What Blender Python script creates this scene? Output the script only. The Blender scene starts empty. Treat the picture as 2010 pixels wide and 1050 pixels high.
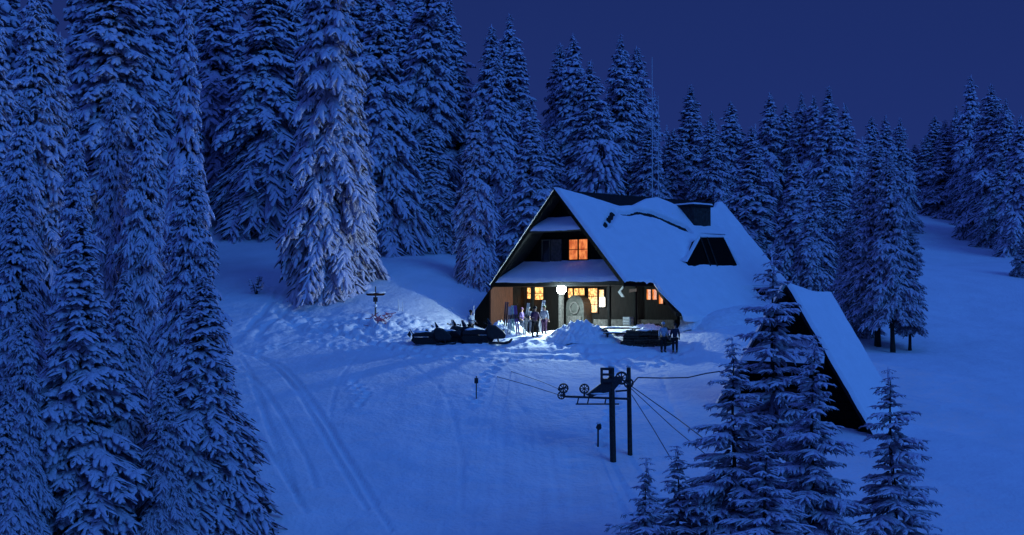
import bpy, math, random
import numpy as np
from mathutils import Vector, Matrix

# ------------------------------------------------------------------ camera, world, sun
sc = bpy.context.scene
C = sc.collection
F = 3000.0
PITCH = math.atan(78 / F)
cam = bpy.data.objects.new('camera', bpy.data.cameras.new('camera'))
C.objects.link(cam)
cam.data.sensor_width = 36.0
cam.data.lens = 36.0 * F / 2010.0
cam.data.clip_end = 3000
cam.location = (0, 0, 0)
cam.rotation_euler = (math.pi / 2 + PITCH, 0, 0)
sc.camera = cam
sc.view_settings.view_transform = 'Standard'
sc.view_settings.look = 'None'
sc.view_settings.exposure = 0.0
sc.view_settings.gamma = 1.0

w = bpy.data.worlds.new('World'); sc.world = w; w.use_nodes = True
nt = w.node_tree; nt.nodes.clear()
tc = nt.nodes.new('ShaderNodeTexCoord'); sep = nt.nodes.new('ShaderNodeSeparateXYZ')
ramp = nt.nodes.new('ShaderNodeValToRGB'); bg = nt.nodes.new('ShaderNodeBackground'); wo = nt.nodes.new('ShaderNodeOutputWorld')
nt.links.new(tc.outputs['Generated'], sep.inputs[0]); nt.links.new(sep.outputs['Z'], ramp.inputs[0])
nt.links.new(ramp.outputs[0], bg.inputs[0]); nt.links.new(bg.outputs[0], wo.inputs[0])
cr = ramp.color_ramp
cr.elements[0].position = 0.0; cr.elements[0].color = (0.0145, 0.033, 0.18, 1)
cr.elements[1].position = 1.0; cr.elements[1].color = (0.024, 0.072, 0.39, 1)
e = cr.elements.new(0.20); e.color = (0.0115, 0.026, 0.137, 1)
e = cr.elements.new(0.36); e.color = (0.022, 0.058, 0.335, 1)
bg.inputs[1].default_value = 1.0

sl = bpy.data.lights.new('twilight_sun', 'SUN'); so = bpy.data.objects.new('twilight_sun', sl); C.objects.link(so)
sl.energy = 1.35; sl.color = (0.038, 0.205, 0.64); sl.angle = math.radians(32)
so.rotation_euler = (math.radians(60), 0, math.radians(40))       # from behind the camera, high on the right

# ------------------------------------------------------------------ helpers
R = random.Random(5)
cosP, sinP = math.cos(PITCH), math.sin(PITCH)
def ray(u, v):
    x = (u - 1005) / F; y = (525 - v) / F
    return np.array([x, cosP - y * sinP, sinP + y * cosP])
def P(u, v, Y):
    d = ray(u, v); return d * (Y / d[1])
def proj(p):
    x, y, z = p
    f = y * cosP + z * sinP; up = -y * sinP + z * cosP
    return 1005 + F * x / f, 525 - F * up / f

def props(o, label=None, cat=None, group=None, kind=None):
    if label: o['label'] = label
    if cat: o['category'] = cat
    if group: o['group'] = group
    if kind: o['kind'] = kind
    return o
def mesh_obj(name, verts, faces, mats, parent=None, smooth=False, midx=None, loc=None):
    me = bpy.data.meshes.new(name)
    me.from_pydata([tuple(v) for v in verts] if not isinstance(verts, np.ndarray) else verts.tolist(), [], faces)
    for m in (mats if isinstance(mats, (list, tuple)) else [mats]): me.materials.append(m)
    if midx is not None: me.polygons.foreach_set('material_index', midx)
    if smooth: me.polygons.foreach_set('use_smooth', [True] * len(me.polygons))
    me.update()
    o = bpy.data.objects.new(name, me); C.objects.link(o)
    if parent is not None: o.parent = parent
    if loc is not None: o.location = tuple(loc)
    return o
def empty(name, loc, rz=0):
    o = bpy.data.objects.new(name, None); C.objects.link(o)
    o.location = tuple(float(c) for c in loc); o.rotation_euler = (0, 0, rz); o.empty_display_size = 0.3
    return o
def copy_tree(o, parent=None):
    c = o.copy(); C.objects.link(c); c.parent = parent
    for ch in list(o.children): copy_tree(ch, c)
    return c

class MB:
    def __init__(s): s.v = []; s.f = []
    def add(s, v, f):
        n = len(s.v); s.v += [tuple(map(float, p)) for p in v]; s.f += [tuple(i + n for i in q) for q in f]; return s
    def box(s, x0, x1, y0, y1, z0, z1, T=None):
        v = [(x0,y0,z0),(x1,y0,z0),(x1,y1,z0),(x0,y1,z0),(x0,y0,z1),(x1,y0,z1),(x1,y1,z1),(x0,y1,z1)]
        if T: v = [T(*p) for p in v]
        return s.add(v, [(0,3,2,1),(4,5,6,7),(0,1,5,4),(1,2,6,5),(2,3,7,6),(3,0,4,7)])
    def tube(s, pts, rad, n=8, cap=True):
        pts = [np.array(p, float) for p in pts]
        if not hasattr(rad, '__len__'): rad = [rad] * len(pts)
        v = []; f = []
        for i, p in enumerate(pts):
            t = pts[min(i + 1, len(pts) - 1)] - pts[max(i - 1, 0)]; t = t / (np.linalg.norm(t) + 1e-9)
            a = np.cross(t, (0, 0, 1) if abs(t[2]) < .9 else (1, 0, 0)); a /= np.linalg.norm(a); b = np.cross(t, a)
            for k in range(n):
                an = 2 * math.pi * k / n; v.append(p + rad[i] * (a * math.cos(an) + b * math.sin(an)))
        for i in range(len(pts) - 1):
            for k in range(n):
                f.append((i*n+k, i*n+(k+1) % n, (i+1)*n+(k+1) % n, (i+1)*n+k))
        if cap: f.append(tuple(range(n))[::-1]); f.append(tuple(range((len(pts)-1)*n, len(pts)*n)))
        return s.add(v, f)
    def prism(s, prof, y0, y1, T=None):      # prof in (x,z), extruded along y
        n = len(prof)
        v = [(x, y0, z) for x, z in prof] + [(x, y1, z) for x, z in prof]
        if T: v = [T(*p) for p in v]
        f = [tuple(range(n)), tuple(range(2*n-1, n-1, -1))] + [(i, n+i, n+(i+1) % n, (i+1) % n) for i in range(n)]
        return s.add(v, f)
    def blob(s, c, r, n=10, m=7, T=None, nz=0.0, seed=0):
        rr = random.Random(seed); v = []; f = []
        for j in range(m + 1):
            th = math.pi * j / m
            for k in range(n):
                ph = 2 * math.pi * k / n; q = 1 + rr.uniform(-nz, nz)
                v.append((c[0]+r[0]*math.sin(th)*math.cos(ph)*q, c[1]+r[1]*math.sin(th)*math.sin(ph)*q, c[2]+r[2]*math.cos(th)*q))
        for j in range(m):
            for k in range(n): f.append((j*n+k, (j+1)*n+k, (j+1)*n+(k+1) % n, j*n+(k+1) % n))
        if T: v = [T(*p) for p in v]
        return s.add(v, f)
    def build(s, name, mat, parent=None, smooth=False, bevel=0, inv=None):
        v = s.v
        if parent is not None and inv:            # world-space verts into the parent's space
            M = inv; v = [tuple(M @ Vector(p)) for p in v]
        o = mesh_obj(name, v, s.f, mat, parent, smooth)
        if bevel:
            b = o.modifiers.new('bevel', 'BEVEL'); b.width = bevel; b.segments = 2; b.limit_method = 'ANGLE'
        return o

# ------------------------------------------------------------------ noise in numpy
def _hash(ix, iy, seed):
    n = (ix.astype(np.int64) * 374761393 + iy.astype(np.int64) * 668265263 + seed * 974711) & 0x7fffffff
    n = ((n ^ (n >> 13)) * 1274126177) & 0x7fffffff
    return ((n ^ (n >> 16)) & 0xffff) / 65535.0
def vnoise(x, y, seed=0):
    ix = np.floor(x); iy = np.floor(y); fx = x - ix; fy = y - iy
    fx = fx*fx*(3-2*fx); fy = fy*fy*(3-2*fy)
    a = _hash(ix, iy, seed); b = _hash(ix+1, iy, seed); c = _hash(ix, iy+1, seed); d = _hash(ix+1, iy+1, seed)
    return (a*(1-fx)+b*fx)*(1-fy) + (c*(1-fx)+d*fx)*fy - .5
def fbm(x, y, seed=0, o=4):
    s = 0; a = 1
    for i in range(o): s = s + a * vnoise(x*2**i+i*17.3, y*2**i-i*9.1, seed+i); a *= .5
    return s
def sstep(a, b, x):
    t = np.clip((x - a) / (b - a), 0, 1); return t*t*(3-2*t)

# ------------------------------------------------------------------ materials
def mat(name, color, rough=.8, noise=0, nscale=8, bump=0, bscale=20, spec=.3, emit=None, estr=0, metal=0, stretch=None, sss=0):
    m = bpy.data.materials.new(name); m.use_nodes = True; t = m.node_tree; b = t.nodes['Principled BSDF']
    b.inputs['Base Color'].default_value = (*color, 1); b.inputs['Roughness'].default_value = rough
    b.inputs['Specular IOR Level'].default_value = spec; b.inputs['Metallic'].default_value = metal
    if emit: b.inputs['Emission Color'].default_value = (*emit, 1); b.inputs['Emission Strength'].default_value = estr
    co = t.nodes.new('ShaderNodeTexCoord').outputs['Object']
    if stretch:
        mp = t.nodes.new('ShaderNodeMapping'); mp.inputs['Scale'].default_value = stretch
        t.links.new(co, mp.inputs[0]); co = mp.outputs[0]
    if noise:
        n = t.nodes.new('ShaderNodeTexNoise'); n.inputs['Scale'].default_value = nscale; n.inputs['Detail'].default_value = 6
        t.links.new(co, n.inputs['Vector'])
        r = t.nodes.new('ShaderNodeValToRGB'); t.links.new(n.outputs['Fac'], r.inputs[0])
        r.color_ramp.elements[0].position = .3; r.color_ramp.elements[1].position = .7
        r.color_ramp.elements[0].color = (*[c*(1-noise) for c in color], 1); r.color_ramp.elements[1].color = (*[min(1, c*(1+noise)) for c in color], 1)
        t.links.new(r.outputs[0], b.inputs['Base Color'])
    if bump:
        n = t.nodes.new('ShaderNodeTexNoise'); n.inputs['Scale'].default_value = bscale; n.inputs['Detail'].default_value = 5
        t.links.new(co, n.inputs['Vector'])
        bp = t.nodes.new('ShaderNodeBump'); bp.inputs['Strength'].default_value = bump; bp.inputs['Distance'].default_value = .06
        t.links.new(n.outputs['Fac'], bp.inputs['Height']); t.links.new(bp.outputs[0], b.inputs['Normal'])
    return m
M_ground = mat('snow_ground', (.86,.88,.92), .9, .05, .5, 1.0, 4.5)
M_snow = mat('snow_cap', (.87,.89,.92), .9, .03, 1.5, .5, 6)
M_lump = mat('snow_rough', (.85,.87,.9), .9, .1, 3, 1.0, 9)
M_roof = mat('dark_roofing', (.009,.009,.009), .85, .4, 4, .4, 10)
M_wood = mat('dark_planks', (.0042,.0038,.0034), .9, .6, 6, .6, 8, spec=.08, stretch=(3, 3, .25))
M_wood2 = mat('brown_planks', (.050,.015,.006), .8, .4, 5, .5, 8, stretch=(5, 5, .3))
M_grey = mat('weathered_wood', (.07,.068,.06), .85, .35, 6, .5, 10, stretch=(4, 4, .3))
M_post = mat('creosoted_wood', (.035,.03,.026), .85, .5, 8, .5, 20)
M_metal = mat('dark_steel', (.03,.03,.035), .5, .4, 8, spec=.4, metal=.3)
M_glass = mat('dark_glass', (.01,.012,.02), .08, spec=.5)
M_stone = mat('masonry', (.035,.033,.03), .9, .5, 5, .8, 9)
M_bark = mat('bark', (.035,.028,.022), .95, .5, 8, .8, 12)
M_black = mat('black_plastic', (.012,.012,.013), .35, .3, 6, spec=.4)
M_rubber = mat('rubber', (.01,.01,.01), .7, .2, 20, .5, 30)
M_cable = mat('cable', (.03,.035,.06), .6, .2, 5)
M_mast = mat('pale_mast', (.55,.58,.62), .5, .15, 5)
M_white = mat('white_paint', (.75,.76,.78), .6, .1, 5)
M_skin = mat('skin', (.30,.18,.13), .6, .08, 20)
M_dark = mat('eye', (.01,.01,.01), .3, .1, 50)
def cloth(n, c): return mat(n, c, .9, .25, 12, .4, 30)

def crown_mat(name, th, dark=(.085,.07,.09), snow=(.83,.77,.92,1)):
    m = bpy.data.materials.new(name); m.use_nodes = True; t = m.node_tree; b = t.nodes['Principled BSDF']
    L = t.links.new; N = t.nodes.new
    g = N('ShaderNodeNewGeometry'); sp = N('ShaderNodeSeparateXYZ'); L(g.outputs['Normal'], sp.inputs[0])
    co = N('ShaderNodeTexCoord').outputs['Object']
    n1 = N('ShaderNodeTexNoise'); n1.inputs['Scale'].default_value = 2.2; n1.inputs['Detail'].default_value = 3; L(co, n1.inputs['Vector'])
    n2 = N('ShaderNodeTexNoise'); n2.inputs['Scale'].default_value = 22; n2.inputs['Detail'].default_value = 4; L(co, n2.inputs['Vector'])
    a = N('ShaderNodeMath'); a.operation = 'MULTIPLY_ADD'; L(n1.outputs['Fac'], a.inputs[0]); a.inputs[1].default_value = .9; L(sp.outputs['Z'], a.inputs[2])
    c = N('ShaderNodeMath'); c.operation = 'MULTIPLY_ADD'; L(n2.outputs['Fac'], c.inputs[0]); c.inputs[1].default_value = 1.0; L(a.outputs[0], c.inputs[2])
    r = N('ShaderNodeMapRange'); L(c.outputs[0], r.inputs[0]); r.inputs['From Min'].default_value = th; r.inputs['From Max'].default_value = th + .35
    mx = N('ShaderNodeMix'); mx.data_type = 'RGBA'; L(r.outputs[0], mx.inputs[0]); mx.inputs[6].default_value = (*dark, 1); mx.inputs[7].default_value = snow
    L(mx.outputs[2], b.inputs['Base Color']); b.inputs['Roughness'].default_value = .9; b.inputs['Specular IOR Level'].default_value = .15
    bp = N('ShaderNodeBump'); bp.inputs['Strength'].default_value = 1.0; bp.inputs['Distance'].default_value = .09; L(n2.outputs['Fac'], bp.inputs['Height']); L(bp.outputs[0], b.inputs['Normal'])
    return m
M_crown = crown_mat('snowy_needles', .42)
M_young = crown_mat('frosted_needles', .3, (.26,.23,.29))
M_frost = mat('frosted_twigs', (.30,.27,.33), .95, .6, 9, .6, 16)
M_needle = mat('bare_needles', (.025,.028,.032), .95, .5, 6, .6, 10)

def glow_mat(name, c1, c2, strength, sx=6.0, sz=3.0):
    m = bpy.data.materials.new(name); m.use_nodes = True; t = m.node_tree; b = t.nodes['Principled BSDF']; L = t.links.new; N = t.nodes.new
    co = N('ShaderNodeTexCoord').outputs['Object']; mp = N('ShaderNodeMapping'); mp.inputs['Scale'].default_value = (sx, sx, sz); L(co, mp.inputs[0])
    n = N('ShaderNodeTexNoise'); n.inputs['Scale'].default_value = 1.0; n.inputs['Detail'].default_value = 3; L(mp.outputs[0], n.inputs['Vector'])
    r = N('ShaderNodeValToRGB'); L(n.outputs['Fac'], r.inputs[0]); r.color_ramp.elements[0].position = .38; r.color_ramp.elements[1].position = .62
    r.color_ramp.elements[0].color = (*c1, 1); r.color_ramp.elements[1].color = (*c2, 1)
    b.inputs['Base Color'].default_value = (.1,.06,.03,1); L(r.outputs[0], b.inputs['Emission Color']); b.inputs['Emission Strength'].default_value = strength
    return m
M_win_up = glow_mat('curtained_window', (.55,.10,.02), (1.0,.30,.08), 1.0)
M_win_hot = glow_mat('bright_window', (.35,.08,.01), (1.0,.60,.18), 2.0, 9, 6)
M_win_side = glow_mat('orange_window', (.35,.05,.01), (1.0,.28,.05), 1.1)
M_lamp = mat('lamp_lens', (1,1,1), .5, emit=(.95,1,.98), estr=60)
M_sheet = mat('bright_patch_glow', (.9,.9,.85), .5, emit=(1,.92,.75), estr=1.3)

# ------------------------------------------------------------------ terrain (one thin-plate surface through measured points)
ctrl_px = [  # (u, v, depth)
 (0,1050,56),(300,1050,58),(600,1050,61),(1000,1050,61),(1400,1050,59),(1900,1050,57),
 (500,900,70),(800,900,70),(1203,910,70),(1000,800,77),(1420,840,74),(1690,858,71.5),(1950,860,72),
 (500,690,90),(700,690,89),(900,676,89.5),(1050,668,90.5),(1180,655,91.2),(1310,690,88.6),(1450,740,83),
 (470,600,102),(640,588,102),(800,590,101),(730,635,96.5),
 (445,430,132),(560,530,112),(830,520,109),(940,586,103),
 (1700,690,91),(1770,695,89),(1900,620,106),(2000,600,110),
 (1780,408,168),(1870,420,165),(1950,450,155),(2005,520,128),(1660,410,165),(1850,520,132),
 (1640,600,104),(1600,560,112),(1480,460,128),
]
pts = [P(*c) for c in ctrl_px]
Om = np.array([2.66, 94.0, 0.0]); EA = math.radians(45)
Ev = np.array([math.cos(EA), math.sin(EA), 0]); Nv = np.array([math.sin(EA), -math.cos(EA), 0])
def W(s, w_, z, O=Om): return O + Ev * s + Nv * w_ + np.array([0, 0, z])
for s, w_, z in [(2.9,-7.2,-1.25),(2.9,0,-1.3),(2.9,5,-1.3),(9,-7,-.9),(16.4,-7,-.2),(16.4,7.5,-.7),(10,8.2,-.75),(4.5,8.6,-.95),(8,0,-1.2)]:
    pts.append(W(s, w_, z))
pts += [np.array(p) for p in [(-30,120,3.5),(-45,110,1),(-32,80,-4),(-45,80,-3),(-28,60,-10),(-15,45,-12),(0,45,-12.5),(15,45,-12.5),(30,50,-12.5),(45,75,-8),
  (-60,160,14),(-30,170,18),(0,170,15),(20,150,9),(-100,100,2),(-90,200,30),(0,240,26),(60,210,17),(100,180,13),(95,130,6),(80,100,-2),(0,15,-16),(-60,20,-16),(60,20,-16)]]
pts = np.array(pts)
def _tps(r2): return np.where(r2 > 0, r2 * np.log(np.maximum(r2, 1e-12)), 0) * .5
cx = pts[:, :2] / 50.0; n_ = len(cx)
K = _tps(((cx[:, None] - cx[None]) ** 2).sum(-1)) + np.eye(n_) * 2e-5
Pm = np.hstack([np.ones((n_, 1)), cx]); A = np.block([[K, Pm], [Pm.T, np.zeros((3, 3))]])
sol = np.linalg.solve(A, np.concatenate([pts[:, 2], np.zeros(3)]))
def base_h(x, y):
    x = np.asarray(x, float); y = np.asarray(y, float)
    xf = np.clip(x.ravel(), -110, 115) / 50.0; yf = np.clip(y.ravel(), 5, 245) / 50.0
    out = np.zeros_like(xf); q = np.stack([xf, yf], 1)
    for i in range(0, len(q), 20000):
        r2 = ((q[i:i+20000, None] - cx[None]) ** 2).sum(-1)
        out[i:i+20000] = _tps(r2) @ sol[:n_] + sol[n_] + q[i:i+20000] @ sol[n_+1:]
    return out.reshape(x.shape)
def gz(x, y): return float(base_h(np.array([x]), np.array([y]))[0])
def hit(u, v, y0=50, y1=220):
    d = ray(u, v); ys = np.arange(y0, y1, .25); X = d[0] / d[1] * ys; Z = d[2] / d[1] * ys
    h = base_h(X, ys); k = np.argmax(h >= Z)
    return np.array([X[k], ys[k], h[k]])
def at(u, Y):            # the ground under image column u at depth Y
    x = (u - 1005) / F * Y; return np.array([x, Y, gz(x, Y)])

xs = np.concatenate([-42 - np.cumsum(np.linspace(.5, 14, 34))[::-1], np.arange(-42, 46, .12), 46 + np.cumsum(np.linspace(.5, 14, 34))])
ys = np.concatenate([np.linspace(4, 54, 40), np.arange(54.4, 112, .12), 112 + np.cumsum(np.linspace(.3, 9, 60))])
GX, GY = np.meshgrid(xs, ys); GZ = base_h(GX, GY)
def dist_poly(poly):
    D = np.full(GX.shape, 1e9)
    for a, b in zip(poly[:-1], poly[1:]):
        ax, ay = a[:2]; dx, dy = b[0]-ax, b[1]-ay; L2 = dx*dx+dy*dy + 1e-9
        t = np.clip(((GX-ax)*dx+(GY-ay)*dy)/L2, 0, 1)
        D = np.minimum(D, np.hypot(GX-ax-t*dx, GY-ay-t*dy))
    return D
tracks = [
 ([(500,700),(560,742),(622,810),(668,880),(715,960),(770,1045)], .07, .06), ([(475,705),(505,760),(525,820),(560,900),(585,990)], .07, .05), ([(700,700),(660,760),(650,840),(690,920)], .07, .03), ([(760,690),(860,760),(900,860),(905,1000)], .07, .03),
 ([(470,690),(520,705),(575,760),(620,830),(660,900),(720,1000)], .085, .075),
 ([(480,695),(545,715),(600,770),(650,845),(690,910),(740,990)], .085, .075),
 ([(470,720),(515,760),(560,830),(600,900),(620,960)], .08, .06),
 ([(490,740),(530,850),(560,930),(600,1010)], .08, .06),
 ([(500,850),(535,900),(575,965)], .08, .08),
 ([(560,640),(640,630),(700,640),(770,660)], .2, .12),
 ([(540,610),(600,650),(690,665),(800,690),(960,700)], .2, .10),
 ([(880,690),(1000,720),(1100,770),(1160,860),(1200,1000)], .12, .015),
 ([(820,700),(930,740),(1020,800),(1080,900),(1100,1040)], .12, .015),
 ([(980,700),(1120,705),(1240,700),(1350,690)], .25, .08),
 ([(990,690),(1100,690),(1200,688)], .25, .08),
 ([(480,650),(560,560),(600,520)], .2, .08), ([(500,660),(590,590),(640,600)], .2, .08),
 ([(1500,1000),(1400,900),(1330,820),(1300,740)], .12, .04),
]
RF = R
for poly, wd, dp in tracks:
    pl = [hit(*p) for p in poly]
    # smooth the line
    q = []
    for i in range(len(pl) - 1):
        p0 = pl[max(i-1, 0)]; p1 = pl[i]; p2 = pl[i+1]; p3 = pl[min(i+2, len(pl)-1)]
        for t in np.linspace(0, 1, 6, endpoint=False):
            q.append(.5*((2*p1)+(-p0+p2)*t+(2*p0-5*p1+4*p2-p3)*t*t+(-p0+3*p1-3*p2+p3)*t**3))
    q.append(pl[-1])
    D = dist_poly(q)
    GZ += -dp*1.5 * np.exp(-(D/(wd*1.1))**2) + dp*.2*np.exp(-((D-2.4*wd)/wd)**2)
# soft drifts, rough trampled snow round the cabin, shovelled bank by the signpost
near = sstep(52, 60, GY) * (1 - sstep(112, 125, GY))
GZ += .10 * fbm(GX*.35, GY*.35, 3) * near + .035 * fbm(GX*1.5, GY*1.5, 9) * near
c1 = hit(760, 650); rough = np.exp(-(((GX-c1[0])/4.4)**2 + ((GY-c1[1])/3.2)**2))
GZ += rough * (.75*np.abs(fbm(GX*1.6, GY*1.6, 21)) + .22*fbm(GX*4, GY*4, 31, 2) + .08)
c2 = hit(1060, 675); tr = np.exp(-(((GX-c2[0])/7)**2 + ((GY-c2[1])/3.)**2)); GZ += tr * .16 * fbm(GX*2.2, GY*2.2, 41)
c3 = hit(560, 640); tr = np.exp(-(((GX-c3[0])/3.5)**2 + ((GY-c3[1])/6.)**2)); GZ += tr * .22 * fbm(GX*1.3, GY*.8, 51)
# ski marks: long faint furrows running down the piste
pist = np.exp(-((GX-1.5+ (GY-75)*.05)/7)**2) * sstep(56, 60, GY) * (1 - sstep(82, 88, GY))
GZ += pist * .05 * fbm(GX*2.6 + (GY-70)**2*.004, GY*.10, 61, 3)
def footprints(poly, seed):
    global GZ
    r = random.Random(seed); pl = [hit(*p) for p in poly]; side = 1
    for a, b in zip(pl[:-1], pl[1:]):
        L_ = np.hypot(*(b-a)[:2]); k = 0
        while k < L_:
            p = a + (b-a)*k/L_; px_, py_ = p[0]+r.uniform(-.15,.15)+side*.12, p[1]+r.uniform(-.15,.15); side = -side; k += r.uniform(.35,.6)
            i0, i1 = np.searchsorted(ys, [py_-.8, py_+.8]); j0, j1 = np.searchsorted(xs, [px_-.8, px_+.8])
            d2 = (GX[i0:i1, j0:j1]-px_)**2 + (GY[i0:i1, j0:j1]-py_)**2
            GZ[i0:i1, j0:j1] += -.17*np.exp(-d2/.03) + .04*np.exp(-(np.sqrt(d2)-.32)**2/.01)
for k, poly in enumerate([[(1300,700),(1200,705),(1120,680),(1080,660)],[(1330,700),(1280,720),(1150,700),(1050,672)],[(1060,670),(1000,690),(900,690),(820,684)],
   [(820,690),(740,660),(735,635)],[(800,690),(680,660),(600,630),(520,640)],[(640,650),(560,600),(520,560)],[(700,690),(620,670),(540,680),(490,700)],
   [(935,790),(960,730),(1000,700)],[(1180,880),(1200,800),(1210,730),(1180,700)],[(690,750),(720,780),(700,800)],[(1100,700),(1000,710),(900,705),(780,700)]]): footprints(poly, k)
ny, nx = GX.shape
idx = np.arange(ny*nx).reshape(ny, nx)
faces = np.stack([idx[:-1,:-1], idx[:-1,1:], idx[1:,1:], idx[1:,:-1]], -1).reshape(-1, 4)
def fast_mesh(name, V, Fq, mats, smooth=True, midx=None):
    me = bpy.data.meshes.new(name); V = np.asarray(V, np.float32); Fq = np.asarray(Fq, np.int32)
    me.vertices.add(len(V)); me.vertices.foreach_set('co', V.ravel())
    k = Fq.shape[1]; me.loops.add(Fq.size); me.loops.foreach_set('vertex_index', Fq.ravel())
    me.polygons.add(len(Fq)); me.polygons.foreach_set('loop_start', np.arange(0, Fq.size, k, dtype=np.int32))
    for m in mats: me.materials.append(m)
    if midx is not None: me.polygons.foreach_set('material_index', np.asarray(midx, np.int32))
    me.update(calc_edges=True); me.validate()
    if smooth: me.polygons.foreach_set('use_smooth', np.ones(len(me.polygons), bool))
    return me
g = bpy.data.objects.new('snow_ground', fast_mesh('snow_ground', np.stack([GX, GY, GZ], -1).reshape(-1, 3), faces, [M_ground]))
C.objects.link(g); props(g, kind='structure')

# ------------------------------------------------------------------ trees
def fingers(rec, seed, S=6, prof=(.5,.95,1.05,.95,.42), flat=.72):
    """rec rows: base(3) dir(3) length width droop -> tapered curved fingers"""
    rec = np.asarray(rec, float); N = len(rec); rng = np.random.RandomState(seed); K_ = len(prof)
    B = rec[:, 0:3]; D = rec[:, 3:6]; D /= np.linalg.norm(D, axis=1, keepdims=True) + 1e-9
    L = rec[:, 6]; Wd = rec[:, 7]; Dr = rec[:, 8]
    side = np.cross(D, (0, 0, 1.)); side /= np.linalg.norm(side, axis=1, keepdims=True) + 1e-6
    up = np.cross(side, D)
    V = np.zeros((N, K_, S, 3)); bend = rng.uniform(-.12, .12, N)
    for k, p in enumerate(prof):
        t = k / (K_ - 1)
        c = B + D * (L*t)[:, None] + side * (bend*L*t*t)[:, None]; c[:, 2] -= Dr * L * t * t
        rr = Wd * p * rng.uniform(.72, 1.28, N)
        for s in range(S):
            a = 2*math.pi*s/S; q = rng.uniform(.8, 1.2, N)
            V[:, k, s] = c + side * (rr*math.cos(a)*q)[:, None] + up * (rr*math.sin(a)*flat*q)[:, None]
    base = (np.arange(N) * K_ * S)[:, None]; f = []
    for k in range(K_ - 1):
        for s in range(S): f.append([k*S+s, (k+1)*S+s, (k+1)*S+(s+1) % S, k*S+(s+1) % S])
    f = np.array(f); return V.reshape(-1, 3), (base[:, :, None] + f[None]).reshape(-1, 4)

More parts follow.
